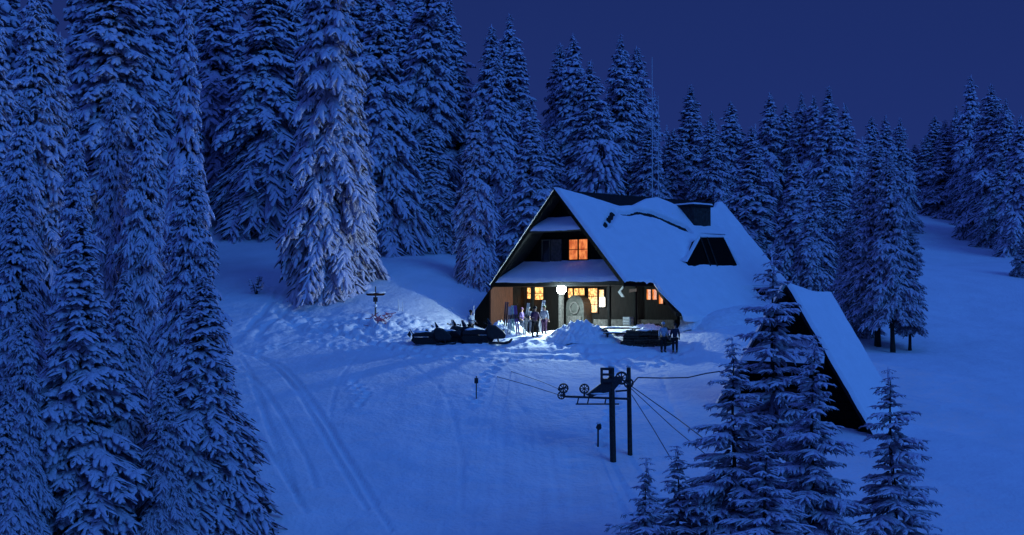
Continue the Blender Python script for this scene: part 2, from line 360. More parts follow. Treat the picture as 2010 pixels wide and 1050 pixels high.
def spruce_mesh(name, seed, H=14., R0=2.2, power=.8, style='laden', whorl=.25, nb=8, droop=1.0, fs=.82, gap=.04, taper=0., den=.17, fmax=.95):
    r = random.Random(seed); snow = []; dark = []
    z = H * .985; ang = 0; level = 0
    holes = [(r.uniform(.15, .95), r.uniform(0, 6.28)) for _ in range(7)]
    phase = r.uniform(0, 6); wob = [r.uniform(.78, 1.15) for _ in range(40)]
    while z > H * gap:
        t = 1 - z / H                                            # 0 at top
        prof = R0 * (t ** power) * (1 - .12 * sstep(.85, 1, t)) * wob[int(t*39)] * (1 - taper*sstep(.62, 1, t)) * (.7 + .3*min(1, t*8)) + .03
        n = max(3, int(nb * (.5 + .7 * min(1, t*2))))
        for b in range(n):
            ang += 2.39996 + r.uniform(-.25, .25)
            lob = 1 + .17 * math.sin(2*ang + phase + t*5) + .12*math.sin(3*ang - phase*2 + t*13)
            L = prof * lob * r.uniform(.78, 1.14)
            for hz, ha in holes:
                if abs(t-hz) < .03 and math.cos(ang-ha) > .7: L *= .5
            if r.random() < .04: L *= 1.22
            zz = z + r.uniform(-.12, .12)
            if style == 'laden': pitch = .35 - 1.1 * min(1, t*1.3) * droop; dr = .35 * droop * (.4+.6*min(1,t*2))
            else: pitch = .38 - .55 * t; dr = .22
            dh = np.array([math.cos(ang), math.sin(ang), 0]); L /= max(.6, math.cos(pitch)); d0 = dh * math.cos(pitch) + np.array([0, 0, math.sin(pitch)])
            sd = np.array([-math.sin(ang), math.cos(ang), 0])
            def pt(f): return np.array([0, 0, zz]) + d0 * L * f - np.array([0, 0, dr * L * f * f])
            wdt = (.064 + .046 * min(1, L/1.6)) * fs * (.42 + .58*min(1, t*6))
            # spine
            m0 = pt(.3); m1 = pt(1.0); dd = m1 - m0; ln = np.linalg.norm(dd)
            snow.append([*m0, *dd, ln, wdt*1.25, .10])
            dark.append([*(pt(.05) - [0,0,.05]), *(pt(.8) - pt(.05)), np.linalg.norm(pt(.8)-pt(.05)), wdt*.9, .1])
            nf = max(1, int(L / (den*fs)))
            for i in range(nf):
                f = .22 + .76 * (i + r.uniform(0, .8)) / nf
                for sg in (-1, 1):
                    if r.random() < .12: continue
                    sp = r.uniform(.1, 1.3)
                    dirr = dh * .75 + sd * sg * sp
                    if style == 'laden': dirr[2] = -r.uniform(.25, 1.25) * droop * (.35+.65*min(1, t*2.5))
                    else: dirr[2] = -r.uniform(-.05, .45)
                    fl = (.16 + .34 * L * (1 - .55*f)) * r.uniform(.65, 1.2)
                    fl = min(fl, fmax*fs)
                    snow.append([*pt(f), *dirr, fl, wdt * r.uniform(.65, 1.05), .35 if style == 'laden' else .2])
                    if style != 'laden' or r.random() < .5:
                        # hanging bare twigs showing dark and frosty under the pads
                        for q in range(2 if style != 'laden' else 1):
                            d2 = dirr * .6 + np.array([r.uniform(-.3,.3), r.uniform(-.3,.3), -r.uniform(.5, 1.2)])
                            dark.append([*(pt(f) + dirr*fl*r.uniform(.2,.8) / max(.01, np.linalg.norm(dirr))), *d2, fl*r.uniform(.3,.6), wdt*.38, .1])
            if style == 'laden' and t > .08:
                for q in range(r.choice((1, 2, 2, 3))):   # clods of snow riding on the bough
                    c0 = pt(r.uniform(.25, .95)) + sd*r.uniform(-.16, .16)*L + np.array([0, 0, .03])
                    d3 = dh*r.uniform(-.2, 1) + sd*r.uniform(-.9, .9) + np.array([0, 0, -r.uniform(.2, 1.1)])
                    snow.append([*c0, *d3, r.uniform(.14, .34)*fs, wdt*r.uniform(1.2, 2.0), .35])
            if r.random() < .5:   # snow lumps close to the stem
                snow.append([*pt(.12), *(dh + np.array([0,0,-.5])), L*.35, wdt*1.4, .3])
        step = whorl * r.uniform(.75, 1.2) * (.55 + .45*min(1, t*3)); z -= step; level += 1
    snow.append([0, 0, H*.93, 0.01, 0, 1, H*.07, .045*fs, 0])
    V1, F1 = fingers(snow, seed, prof=(.5,.95,1.05,.95,.42) if style == 'laden' else (.35,.8,.85,.6,.08))
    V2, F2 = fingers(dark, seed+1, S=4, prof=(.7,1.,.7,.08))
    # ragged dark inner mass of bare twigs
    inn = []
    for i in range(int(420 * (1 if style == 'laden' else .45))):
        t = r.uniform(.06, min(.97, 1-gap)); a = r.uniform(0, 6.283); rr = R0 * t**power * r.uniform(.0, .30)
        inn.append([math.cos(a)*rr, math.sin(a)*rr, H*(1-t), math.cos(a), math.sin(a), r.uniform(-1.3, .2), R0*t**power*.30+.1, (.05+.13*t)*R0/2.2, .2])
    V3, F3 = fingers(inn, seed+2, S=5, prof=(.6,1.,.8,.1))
    V = np.concatenate([V1, V2, V3]); o1 = len(V1); o2 = o1 + len(V2)
    Fq = np.concatenate([F1, F2+o1, F3+o2])
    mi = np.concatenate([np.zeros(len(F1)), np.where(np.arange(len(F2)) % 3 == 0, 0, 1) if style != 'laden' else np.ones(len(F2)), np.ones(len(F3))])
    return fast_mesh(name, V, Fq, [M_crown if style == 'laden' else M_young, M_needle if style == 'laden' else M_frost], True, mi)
def trunk_mesh(name, H, r0):
    m = MB(); k = 8
    m.tube([(.04*math.sin(i*1.3)*i/k, .03*math.cos(i*2.)*i/k, -.8 + (H*.96+.8)*i/k) for i in range(k+1)], [r0*(1-.93*i/k) + (.35*r0 if i == 0 else 0) for i in range(k+1)], 9)
    o = m.build('trunk', M_bark, None, True); me = o.data; bpy.data.objects.remove(o); return me

PRO = {}
def proto(key, H, R0, **k):
    PRO[key] = (H, R0, spruce_mesh('crown_' + key, 100 + len(PRO)*7, H, R0, **k), trunk_mesh('trunk_' + key, H, H*.013))
proto('a', 15, 2.3, power=.80)
proto('b', 15, 2.1, power=.70, droop=1.15)
proto('c', 15, 2.5, power=.90, droop=.9)
proto('d', 15, 2.2, power=.62, nb=8)
proto('big', 22, 3.6, power=.62, droop=1.0, nb=9, whorl=.42, fs=1.15)
proto('big2', 22, 3.3, power=.85, droop=1.05, nb=9, whorl=.42, fs=1.15)
proto('long', 22, 4.0, power=.58, droop=1.0, nb=10, whorl=.40, fs=1.25, gap=.12, taper=.35, den=.15, fmax=.62)
proto('y1', 9, 1.9, power=.8, style='young', whorl=.34, nb=6, fs=.72)
proto('y2', 9, 1.7, power=.76, style='young', whorl=.42, nb=6, fs=.72)
proto('y3', 6, 1.5, power=.95, style='young', whorl=.30, nb=5, fs=.65)
proto('e', 15, 2.0, power=.74, droop=1.3, fs=1.0, whorl=.32)
proto('f', 15, 2.4, power=.95, droop=.75, fs=.9)
proto('leggy', 15, 2.1, power=.55, nb=7, gap=.2, droop=.6, taper=.25)

def tree(u, vtop, Y, wpx, key, label, name='spruce_tree', group='snow-laden spruces', cat='spruce tree', vbase=None, rz=None, vw=None):
    """u,vtop: where the tip shows; wpx: how wide the crown is at its foot (or at row vw)"""
    g0 = at(u, Y) if vbase is None else P(u, vbase, Y)
    top = P(u, vtop, Y)[2]; H = top - g0[2]
    Hp, Rp, cm, tm = PRO[key]
    rr = wpx / F * Y / 2
    if vw is not None:
        t = (P(u, vtop, Y)[2] - P(u, vw, Y)[2]) / H; rr = rr / max(.05, min(1, t)) ** .75
    t0 = empty(name, (g0[0], g0[1], g0[2] - .1), R.uniform(0, 6.28) if rz is None else rz)
    t0.rotation_euler[0] = R.gauss(0, .012); t0.rotation_euler[1] = R.gauss(0, .012)
    t0.scale = (rr/Rp*.93, rr/Rp*.93, H/Hp)
    for nm, me in (('trunk', tm), ('crown', cm)):
        o = bpy.data.objects.new(nm, me); C.objects.link(o); o.parent = t0
    props(t0, label, cat, group)
    return t0

T = [ # u, vtop, depth, width px, kind, label  (widths at the foot of the crown)
 # left foreground
 (165,400,57,330,'a','large snow-laden spruce filling the lower left foreground, second from the edge'),
 (33,345,60,250,'c','dense snowy spruce cut by the lower left edge of the photo'),
 (400,530,61,285,'b','pointed spruce at the lower left whose boughs reach the curved ski tracks'),
 (372,300,68,190,'d','tall narrow spruce whose tip stands straight above the pointed one beside the ski tracks'),
 (48,570,55,160,'c','low spruce in the extreme lower left corner'),
 (245,520,63,150,'b','small slim spruce squeezed between the two big left foreground spruces'),
 (150,195,72,175,'a','tall slim spruce with thin spike tip, in the left stand behind the largest foreground one'),
 (25,170,76,170,'b','spruce with thin tip at the far left edge, above the cropped foreground one'),
 (215,150,80,135,'d','narrow spike-topped spruce in the left stand, left neighbour of the one with a bent shoulder'),
 (280,165,78,180,'c','spruce with rounded shoulders in the left stand, just left of the towering pillar spruce'),
 (366,-40,84,165,'d','towering pillar-shaped spruce with heavy snow pads, at the right edge of the left stand'),
 (68,-60,96,240,'a','tall dim spruce rising out of the frame near the top left corner'),
 (212,-120,108,330,'big','broad dark spruce rising out of the frame behind the left stand'),
 (110,60,100,150,'b','dim spruce half hidden between the two tall ones at the top left'),
 (-10,-20,92,200,'d','dim spruce cropped by the top left corner'),
 (318,-20,130,200,'a','shadowed spruce in the dark gap left of the pillar spruce'),
 (20,750,50,150,'a','spruce tip at the very bottom left corner, below the cropped one'),
 (320,700,57,150,'c','small spruce between the large foreground spruce and the pointed one beside the ski tracks'),
 # back wall of forest, left to centre
 (515,-120,129,280,'big2','broad spruce rising out of the frame at the top of the left clearing'),
 (425,-60,139,210,'a','dim spruce behind the right shoulder of the pillar spruce'),
 (575,-60,131,240,'c','dim spruce squeezed behind the left side of the giant spruce'),
 (652,-170,104,270,'long','giant spruce with long hanging boughs, lowest ones lit by the cabin lamp'),
 (740,-70,116,230,'big2','tall spruce directly behind the right side of the giant one'),
 (830,-60,122,230,'big','tall spruce with a slanting outline, second to the right of the giant one'),
 (885,-10,128,220,'a','spruce whose right edge meets the sky at the top centre'),
 (690,-80,135,240,'big','dim tall spruce in the gap behind the giant one'),
 (780,-30,138,220,'c','dim spruce between the two tall ones right of the giant spruce'),
 (845,230,118,150,'b','smaller snowy spruce low in front of the tall ones right of the giant'),
 (935,190,106,120,'d','slim snowy spruce standing alone left of the cabin gable'),
 (962,45,126,170,'b','spruce with a dark bare tip, left of the tallest behind the cabin'),
 (1010,22,130,190,'a','tallest spruce behind the cabin gable peak'),
 (975,110,118,140,'d','spruce with a bright snowy crest right behind the slim one by the gable'),
 (1052,185,112,190,'c','broad snowy spruce directly behind the cabin gable peak'),
 (1098,80,134,140,'b','thin dark spruce left of a taller twin in the back row behind the ridge'),
 (1130,62,131,150,'d','thin dark spruce right of its shorter twin in the back row behind the ridge'),
 (1160,115,124,190,'a','spruce with wide sloping shoulders behind the front half of the ridge'),
 (1216,65,128,210,'c','tall full spruce left of the antenna masts'),
 (1250,88,133,150,'b','spruce touching the taller antenna mast from behind'),
 (1085,250,118,120,'b','small spruce between the gable peak and the snow-smothered young tree'),
 (1270,240,122,130,'d','spruce behind the foot of the two masts'),
 (1318,250,130,120,'b','short spruce just right of the antenna masts'),
 (1352,163,132,170,'a','dark-tipped spruce, first tall one right of the antenna masts'),
 (1395,215,126,130,'c','snowy spruce where the guy wire passes, right of the masts'),
 (1432,195,138,130,'b','dim spruce between the guy wire and the broad one behind the rear verge'),
 (1475,245,119,180,'c','broad snowy spruce above the rear verge of the cabin roof'),
 (1507,178,137,120,'d','slender spruce behind the broad one above the rear roof verge'),
 (1545,200,139,120,'b','dim spruce on the skyline left of a group of three tips'),
 (1572,178,136,130,'a','left one of three close tips on the skyline right of the cabin'),
 (1625,165,128,165,'c','tallest full spruce on the skyline between the cabin and the meadow'),
 (1600,185,135,110,'d','middle one of three close tips on the skyline right of the cabin'),
 (1665,200,133,120,'b','dark spruce just right of the tallest one between cabin and meadow'),
 (1562,300,112,135,'d','spruce behind the ridge of the small A-frame'),
 (1600,350,105,120,'b','narrow spruce directly above the small A-frame roof'),
 (1640,330,116,120,'a','spruce with its foot in the gap of open snow behind the A-frame'),
 (1668,430,96,110,'d','short snowy spruce beside the right slope of the A-frame'),
 (1722,270,93,150,'leggy','tall spruce with bare lower trunk at the right end of the clump by the A-frame','v'),
 (1752,300,91,120,'leggy','bare-legged spruce just behind its taller twin in the clump by the A-frame','v'),
 (1785,440,92,80,'leggy','small rounded spruce closing the clump on the meadow side'),
 (1712,225,150,110,'d','slim far spruce behind the clump, left of a pair of tips'),
 (1742,222,152,100,'b','slim far spruce, left one of a pair of tips above the clump'),
 (1770,228,153,100,'a','slim far spruce, right one of a pair of tips above the clump'),
 (1690,300,108,120,'c','spruce behind the left side of the leggy clump'),
 (1795,280,171,100,'c','low dark far spruce at the left end of the wood above the meadow'),
 (1822,262,170,110,'b','low far spruce, second in the wood above the meadow'),
 (1838,225,172,110,'d','dim far spruce with a thin tip left of the broad one above the meadow'),
 (1858,232,164,135,'c','broad snowy spruce standing forward at the top of the meadow'),
 (1906,145,162,120,'b','tallest dark spike in the wood above the meadow'),
 (1880,205,168,110,'a','dim spruce just left of the tallest spike above the meadow'),
 (1948,162,150,165,'a','tall full spruce right of the tallest spike above the meadow'),
 (1980,190,148,130,'c','spruce near the right edge with a pointed tip'),
 (2003,225,138,130,'d','spruce cut by the right edge of the photo, above the small one'),
 (1965,300,144,110,'b','smaller spruce in front at the right end of the upper wood'),
 (2008,460,121,60,'b','small spruce at the right edge where the meadow begins'),
 (1925,250,158,110,'c','spruce between the tallest spike and the tall full one on the right'),
]
alt = {'a': 'aef', 'b': 'be', 'c': 'cf', 'd': 'de'}
for row in T:
    u, vt, Y, wpx, key, lab = row[:6]
    if key in alt: key = R.choice(alt[key])
    tree(u, vt, Y, wpx, key, lab)
# bottom right foreground
for u, vt, Y, wpx, key, lab in [
 (1522,480,54,330,'y2','tall narrow young spruce in front of the small A-frame, its tip crossing the dark gable'),
 (1440,655,52,340,'y1','young frosted spruce left of the tall narrow one before the A-frame'),
 (1588,650,50,350,'y1','young frosted spruce right of the tall narrow one, before the dark gable of the A-frame'),
 (1762,712,50,330,'y2','lone young spruce at lower right with a long thin leader'),
 (1262,890,50,260,'y3','small frosted spruce at the bottom edge below the lift poles, left of two'),
 (1330,866,52,300,'y3','small frosted spruce at the bottom edge below the lift poles, right of two'),
 (1500,850,47,380,'y1','low spruce at the foot of the young trio before the A-frame')]:
    tree(u, vt, Y, wpx, key, lab, 'young_spruce', 'young frosted spruces in the lower right', 'young spruce')

# snow-smothered young tree behind the ridge
sm = empty('snowy_tree', at(1180, 116)); props(sm, 'round-headed young tree smothered in snow behind the cabin ridge', 'tree')
mb = MB(); rr_ = random.Random(3); zt = P(1180, 270, 116)[2] - sm.location.z
mb.tube([(0,0,-.5),(0,0,zt*.8)], [.12,.04]); mb.build('trunk', M_bark, sm)
rec = []
for i in range(420):
    a = rr_.uniform(0, 6.28); q = rr_.uniform(.0, 1.)**.5; zz = rr_.uniform(.25, .97); rad = 1.7*math.sqrt(max(0, 1-((zz-.6)/.45)**2))*q
    rec.append([math.cos(a)*rad, math.sin(a)*rad, zt*zz, math.cos(a), math.sin(a), rr_.uniform(-.8,.3), .6, .17, .5])
V, Fq = fingers(rec, 8); o = bpy.data.objects.new('crown', fast_mesh('crown_round', V, Fq, [M_crown])); C.objects.link(o); o.parent = sm

# distant dark wood filling the gaps: one uncountable mass
fm_v = []; fm_f = []; off = 0
lowH = 15; low = spruce_mesh('tmp_low', 901, 15, 2.4, power=.75, whorl=.62, nb=5, fs=1.4)
lv = np.zeros(len(low.vertices)*3, np.float32); low.vertices.foreach_get('co', lv); lv = lv.reshape(-1, 3)
lf = np.zeros(len(low.loops), np.int32); low.loops.foreach_get('vertex_index', lf); lf = lf.reshape(-1, 4)
rr_ = random.Random(77)
def wood(x, y, h):
    global off
    a = rr_.uniform(0, 6.28); s = h / 15; c_, s_ = math.cos(a), math.sin(a); z = gz(x, y)
    q = lv.copy(); q[:, 0], q[:, 1] = (lv[:, 0]*c_ - lv[:, 1]*s_)*s + x, (lv[:, 0]*s_ + lv[:, 1]*c_)*s + y; q[:, 2] = lv[:, 2]*s + z
    fm_v.append(q); fm_f.append(lf + off); off += len(q)
def wood_row(u0, u1, vt, Y, step, dv=25):
    u = u0
    while u < u1:
        Yy = Y + rr_.uniform(-4, 6); x = (u-1005)/F*Yy; vtt = vt + rr_.uniform(-dv, dv)
        wood(x, Yy, max(5, P(u, vtt, Yy)[2] - gz(x, Yy))); u += step*rr_.uniform(.7, 1.3)
wood_row(-60, 800, -120, 150, 60, 40); wood_row(-60, 300, -90, 112, 70, 50); wood_row(-60, 280, 120, 118, 60); wood_row(400, 900, 60, 147, 62)
wood_row(890, 1310, 200, 142, 50); wood_row(1310, 1700, 265, 146, 50); wood_row(1690, 1860, 300, 172, 45); wood_row(1850, 2060, 240, 172, 40)
wood_row(840, 900, 330, 124, 40)
o = bpy.data.objects.new('forest', fast_mesh('forest', np.concatenate(fm_v), np.concatenate(fm_f), [M_crown])); C.objects.link(o)
props(o, 'dark snow-dusted wood filling the gaps behind the nearer spruces', 'forest', kind='stuff')

# ------------------------------------------------------------------ the cabin
Zr = 7.24; KS = 5.74 / 5.58          # ridge height, roof slope (drop per metre across)
def roofz(w_): return Zr - abs(w_) * KS
cabin = empty('log_cabin', W(0, 0, 0), EA)        # local axes: x = s (along ridge), y = -w
props(cabin, 'dark wooden mountain cabin with steep snow-covered roof and glowing windows', 'cabin')
def Lc(s, w_, z): return (s, -w_, z)
def hit_s(u, v, s):       # where the ray meets the plane s = const -> (w, z)
    d = ray(u, v); t = ((Om @ Ev) + s) / (d @ Ev); p = d*t; return (p-Om) @ Nv, p[2]
def hit_w(u, v, w_):
    d = ray(u, v); t = ((Om @ Nv) + w_) / (d @ Nv); p = d*t; return (p-Om) @ Ev, p[2]
def hit_roof(u, v):
    d = ray(u, v); # z = Zr - K*(p-O).n
    t = (Zr + KS*(Om @ Nv)) / (d[2] + KS*(d @ Nv)); p = d*t; return (p-Om) @ Ev, (p-Om) @ Nv
S1 = 2.95; SL = 16.4; WE = 5.62; WG = 7.35
# roof slabs (upper part overhangs, lower part starts at the ground-floor wall)
th = .22
def slab(sign):
    m = MB()
    for (s0, s1, w0, w1) in ((0, SL, 0, WE), (S1-.35, SL, WE, WG)):
        a = [Lc(s, sign*w_, roofz(w_) + dz) for s in (s0, s1) for w_ in (w0, w1) for dz in (0, -th)]
        m.add(a, [(0,4,6,2),(1,3,7,5),(0,2,3,1),(4,5,7,6),(2,6,7,3),(0,1,5,4)])
    return m
slab(1).build('roof', M_roof, cabin); slab(-1).build('roof', M_roof, cabin)
# barge boards on the front verge
for sg in (1, -1):
    m = MB(); a = [Lc(s, sg*w_, roofz(w_)+dz) for s in (-.06, -.003) for w_ in (0, WE) for dz in (.02, -.3)]
    m.add(a, [(0,4,6,2),(1,3,7,5),(0,2,3,1),(4,5,7,6),(2,6,7,3),(0,1,5,4)]); m.build('barge_board', M_wood, cabin)
# gable walls
def poly_wall(name, pts, s0, s1, m_, parent=cabin):
    n = len(pts); v = [Lc(s0, a, b) for a, b in pts] + [Lc(s1, a, b) for a, b in pts]
    f = [tuple(range(n)), tuple(range(2*n-1, n-1, -1))] + [(i, n+i, n+(i+1) % n, (i+1) % n) for i in range(n)]
    return mesh_obj(name, v, f, m_, parent)
def gable_at(z): return (Zr - z) / KS
g1 = gable_at(1.5)-.25
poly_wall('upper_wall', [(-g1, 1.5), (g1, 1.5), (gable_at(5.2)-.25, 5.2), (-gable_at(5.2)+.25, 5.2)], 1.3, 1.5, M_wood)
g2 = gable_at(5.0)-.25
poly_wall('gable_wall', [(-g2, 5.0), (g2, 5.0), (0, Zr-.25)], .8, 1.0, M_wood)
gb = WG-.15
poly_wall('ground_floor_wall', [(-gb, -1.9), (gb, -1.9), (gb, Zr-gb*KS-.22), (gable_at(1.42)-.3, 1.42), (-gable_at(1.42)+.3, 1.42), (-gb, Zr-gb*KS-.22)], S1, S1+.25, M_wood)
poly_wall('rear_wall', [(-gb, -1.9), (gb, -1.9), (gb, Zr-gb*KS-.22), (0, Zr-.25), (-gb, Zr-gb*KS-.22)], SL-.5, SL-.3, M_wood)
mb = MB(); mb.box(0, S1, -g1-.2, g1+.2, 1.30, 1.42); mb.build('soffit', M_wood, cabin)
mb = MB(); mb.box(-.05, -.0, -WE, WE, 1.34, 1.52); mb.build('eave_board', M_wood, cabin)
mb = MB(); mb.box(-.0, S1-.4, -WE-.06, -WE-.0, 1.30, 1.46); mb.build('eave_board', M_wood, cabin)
# pent roofs with snow
def snow_sheet(name, fn, ns, nt_, parent, thick=.22, seed=0, edge=.12, material=None, invm=None):
    """fn(a,b)->point + normal over the unit square; a soft-edged layer of snow on it"""
    A_, B_ = np.meshgrid(np.linspace(0, 1, ns), np.linspace(0, 1, nt_))
    V = []; 
    for a, b in zip(A_.ravel(), B_.ravel()):
        p, n, da, db = fn(a, b)
        dd = min(da, db)
        h = thick * min(1, (dd/edge))**.5 if dd > 0 else -.02
        V.append(np.array(p) + np.array(n)*h)
    V = np.array(V); nn = fbm(V[:, 0]*.9+seed, V[:, 1]*.9+V[:, 2]*.7, seed)*.06*(np.clip(thick/.2, .3, 1.5)); V[:, 2] += nn
    idx = np.arange(ns*nt_).reshape(nt_, ns); Fq = np.stack([idx[:-1,:-1], idx[:-1,1:], idx[1:,1:], idx[1:,:-1]], -1).reshape(-1, 4)
    o = bpy.data.objects.new(name, fast_mesh(name, V, Fq, [material or M_snow])); C.objects.link(o); o.parent = parent
    return o
def pent(s0, z0, s1, z1, name='pent_roof'):
    hw0 = gable_at(z0)-.02; hw1 = gable_at(z1)-.1
    m = MB(); a = []
    for (s, z, hw) in ((s0, z0, hw0), (s1, z1, hw1)):
        for w_ in (-hw, hw):
            for dz in (0, -.1): a.append(Lc(s, w_, z+dz))
    m.add(a, [(0,2,6,4),(1,5,7,3),(0,1,3,2),(4,6,7,5),(0,4,5,1),(2,3,7,6)]); p = m.build(name, M_roof, cabin)
    def fn(a, b):
        s = s0-.06 + (s1-s0+.04)*b; z = z0 + (z1-z0)*b; hw = hw0 + (hw1-hw0)*b - .06
        w_ = -hw + 2*hw*a
        return Lc(s, w_, z), (0, 0, 1), (1-abs(2*a-1))*hw+.0001, (b*(s1-s0))+.0001
    snow_sheet('pent_snow', fn, 60, 16, p, .20, 4, .1)
    return p
pent(0, 1.54, 1.3, 2.72); pent(0, 4.72, .8, 5.42)

# snow on the big right-hand slope: real layer, bare where the photograph shows roofing
edge_top = [(1090,371),(1108,376),(1140,384),(1173,394),(1210,406),(1238,405),(1262,393),(1284,389),(1305,397),(1326,407),(1399,408),(1402,399),(1412,394)]
et = []
for u, v in edge_top: s_, w_ = hit_roof(u, v); et.append((s_, max(w_, -.1)))
et = [( -.1, -.1)] + et[1:-1] + [(SL+.1, .0)]
es = np.array([a for a, b in et]); ew = np.array([b for a, b in et])
NS, NW = 230, 120
ss = np.linspace(-.12, SL+.12, NS); V = np.zeros((NW, NS, 3)); HH = np.zeros((NW, NS))
def pxdist(Uu, Vv, poly):
    D = np.full(Uu.shape, 1e9)
    for a, b in zip(poly[:-1], poly[1:]):
        dx, dy = b[0]-a[0], b[1]-a[1]; t = np.clip(((Uu-a[0])*dx+(Vv-a[1])*dy)/(dx*dx+dy*dy), 0, 1)
        D = np.minimum(D, np.hypot(Uu-a[0]-t*dx, Vv-a[1]-t*dy))
    return D
SS = np.zeros((NW, NS)); WW = np.zeros((NW, NS))
for j, s_ in enumerate(ss):
    top = np.interp(s_, es, ew); jit = .12*float(fbm(np.array([s_*1.3]), np.array([4.2]), 91)[0]); bot = WE+.12+jit if s_ < S1-.5 else WE+.12+jit + (WG+.5-WE-.12)*float(sstep(S1-.5, S1-.35, s_))
    SS[:, j] = s_; WW[:, j] = top + (bot-top)*np.linspace(0, 1, NW)
nrm = np.array([0, 0, 0.]) + np.array([0, -math.sin(math.atan(KS)), math.cos(math.atan(KS))])   # local (s,-w,z)
# seams in the snow, given on the roof plane in metres
def rp(l): return [hit_roof(*p) for p in l]
slit = rp([(1203,420),(1184,448)]); crack = rp([(1212,421),(1228,424),(1250,420),(1280,425),(1312,440),(1345,453)]); tick = rp([(1384,449),(1420,436)])
def rdist(poly):
    return pxdist(SS, WW, poly)
thick = np.full(SS.shape, .26)
e1 = np.minimum(SS+.12, SL+.12-SS); e2 = (WW - np.interp(SS, es, ew)); e3 = (np.where(SS < S1-.4, WE+.12, WG+.5) - WW)
ed = np.minimum(np.minimum(e1, e2), e3) + .01
thick *= np.sqrt(np.clip(ed/.16, .02, 1))
nz = fbm(SS*3, WW*3, 71)*.07
cut = np.minimum(rdist(slit) - .13 - nz*.5, rdist(crack) - (.09+.16*sstep(5, 9, SS)) - nz)
thick = np.where(cut < 0, -.07, thick * np.clip(.25 + cut/.15, 0, 1))
thick += .13*fbm(SS*.45, WW*.45, 77) * (thick > .1) + .02*fbm(SS*2, WW*2, 78)*(thick > .1)
for i in range(NW):
    for j in range(NS):
        V[i, j] = np.array([SS[i, j], -WW[i, j], Zr - WW[i, j]*KS]) + nrm*thick[i, j]
idx = np.arange(NW*NS).reshape(NW, NS); Fq = np.stack([idx[:-1,:-1], idx[1:,:-1], idx[1:,1:], idx[:-1,1:]], -1).reshape(-1, 4)
rs = bpy.data.objects.new('roof_snow', fast_mesh('roof_snow', V.reshape(-1, 3), Fq, [M_snow])); C.objects.link(rs); rs.parent = cabin
# left slope snow (seen only as a pale line on the verge)
def fnl(a, b):
    s_ = -.1 + (SL+.2)*a; w_ = (.05 + (WE)*b); return (s_, w_, Zr - w_*KS), (0, .7, .7), min(a, 1-a)*SL+.01, min(b, 1-b)*WE+.03
snow_sheet('roof_snow', fnl, 60, 30, cabin, .16, 12, .12)

# windows ------------------------------------------------------
def window(s, w0, w1, z0, z1, glow, name='window', cols=2, rows=2, fw=.06, fmat=None):
    """frame proud of the wall, glowing panes behind it"""
    m = MB(); y = s-.05
    for (a0, a1, b0, b1) in ((w0-fw, w1+fw, z1, z1+fw), (w0-fw, w1+fw, z0-fw, z0), (w0-fw, w0, z0, z1), (w1, w1+fw, z0, z1)):
        m.box(y-.05, s+.01, -a1, -a0, b0, b1)
    for i in range(1, cols):
        a = w0 + (w1-w0)*i/cols; hw = .05 if (cols == 2 or i == cols//2) else .02; m.box(y-.04, y+.0, -a-hw, -a+hw, z0, z1)
    for i in range(1, rows): b = z0 + (z1-z0)*i/rows; m.box(y-.03, y+.004, -w1, -w0, b-.02, b+.02)
    fr = m.build(name, fmat or M_wood, cabin)
    p = MB().box(s-.03, s-.004, -w1, -w0, z0, z1).build('pane', glow, fr)
    return fr
def win_px(u0, u1, v0, v1, s, glow, **k):
    w0, _ = hit_s(u0, (v0+v1)/2, s); w1, _ = hit_s(u1, (v0+v1)/2, s); _, z1 = hit_s((u0+u1)/2, v0, s); _, z0 = hit_s((u0+u1)/2, v1, s)
    return window(s, w0, w1, z0, z1, glow, **k)
win_px(1118, 1155, 470, 509, 1.3, M_win_up, rows=2, cols=2)
win_px(1066, 1080, 472, 512, 1.3, M_glass, rows=1, cols=1, fmat=M_grey)
# balcony door with pale shutter boards
w0, _ = hit_s(1083, 490, 1.3); w1, _ = hit_s(1104, 490, 1.3)
m = MB()
for i in range(4): a = w0+(w1-w0)*i/4; m.box(1.22, 1.295, -(a+(w1-w0)/4-.03), -a, 2.75, 4.25)
m.build('shutter', mat('dark_shutter', (.05,.045,.05), .8, .4, 6), cabin)
win_px(1024, 1046, 565, 586, S1, M_win_hot, rows=2, cols=2)
win_px(1051, 1068, 564, 588, S1, M_win_hot, rows=2, cols=1)
win_px(1116, 1149, 566, 584, S1, M_win_hot, rows=1, cols=3)
win_px(1156, 1174, 566, 613, S1, M_win_hot, rows=3, cols=1)
win_px(1177, 1187, 569, 602, S1, M_win_hot, rows=2, cols=1)
win_px(1270, 1291, 568, 588, S1, M_win_side, rows=1, cols=2)
win_px(1294, 1303, 576, 596, S1, M_win_side, rows=1, cols=1)
a, z1 = hit_s(1178, 584, S1-.1); b, z0 = hit_s(1188, 602, S1-.1)
MB().box(S1-.15, S1-.10, -b, -a, z0, z1).build('bright_patch', M_sheet, cabin)  # white brightness beside the window, put in as a self-glowing sheet
# timber side wall closing the left end of the porch, run forward to block the lamp
wl = -5.45
MB().prism([(-.28,-1.7),(1.7,-1.7),(1.7,1.30),(-.0,1.30),(-.28,1.1)], -wl-.06, -wl+.06).build('side_wall', M_wood2, cabin)
MB().prism([(1.703,-1.7),(S1-.003,-1.7),(S1-.003,1.30),(1.703,1.30)], -wl-.05, -wl+.05).build('side_wall', M_wood, cabin)
MB().add([(x, -wl+a, z) for x in (-.12,.0) for a, z in ((.063,-1.7),(.063,1.28),(1.55,-.2),(1.75,-1.7))], [(0,1,2,3),(7,6,5,4),(0,4,5,1),(1,5,6,2),(2,6,7,3),(3,7,4,0)]).build('wing_wall', M_wood, cabin)
# right-hand masonry-framed corner: low plinth
MB().box(S1-.12, S1-.003, -WG+.3, -.6, -1.9, -.75).build('plinth', M_stone, cabin)
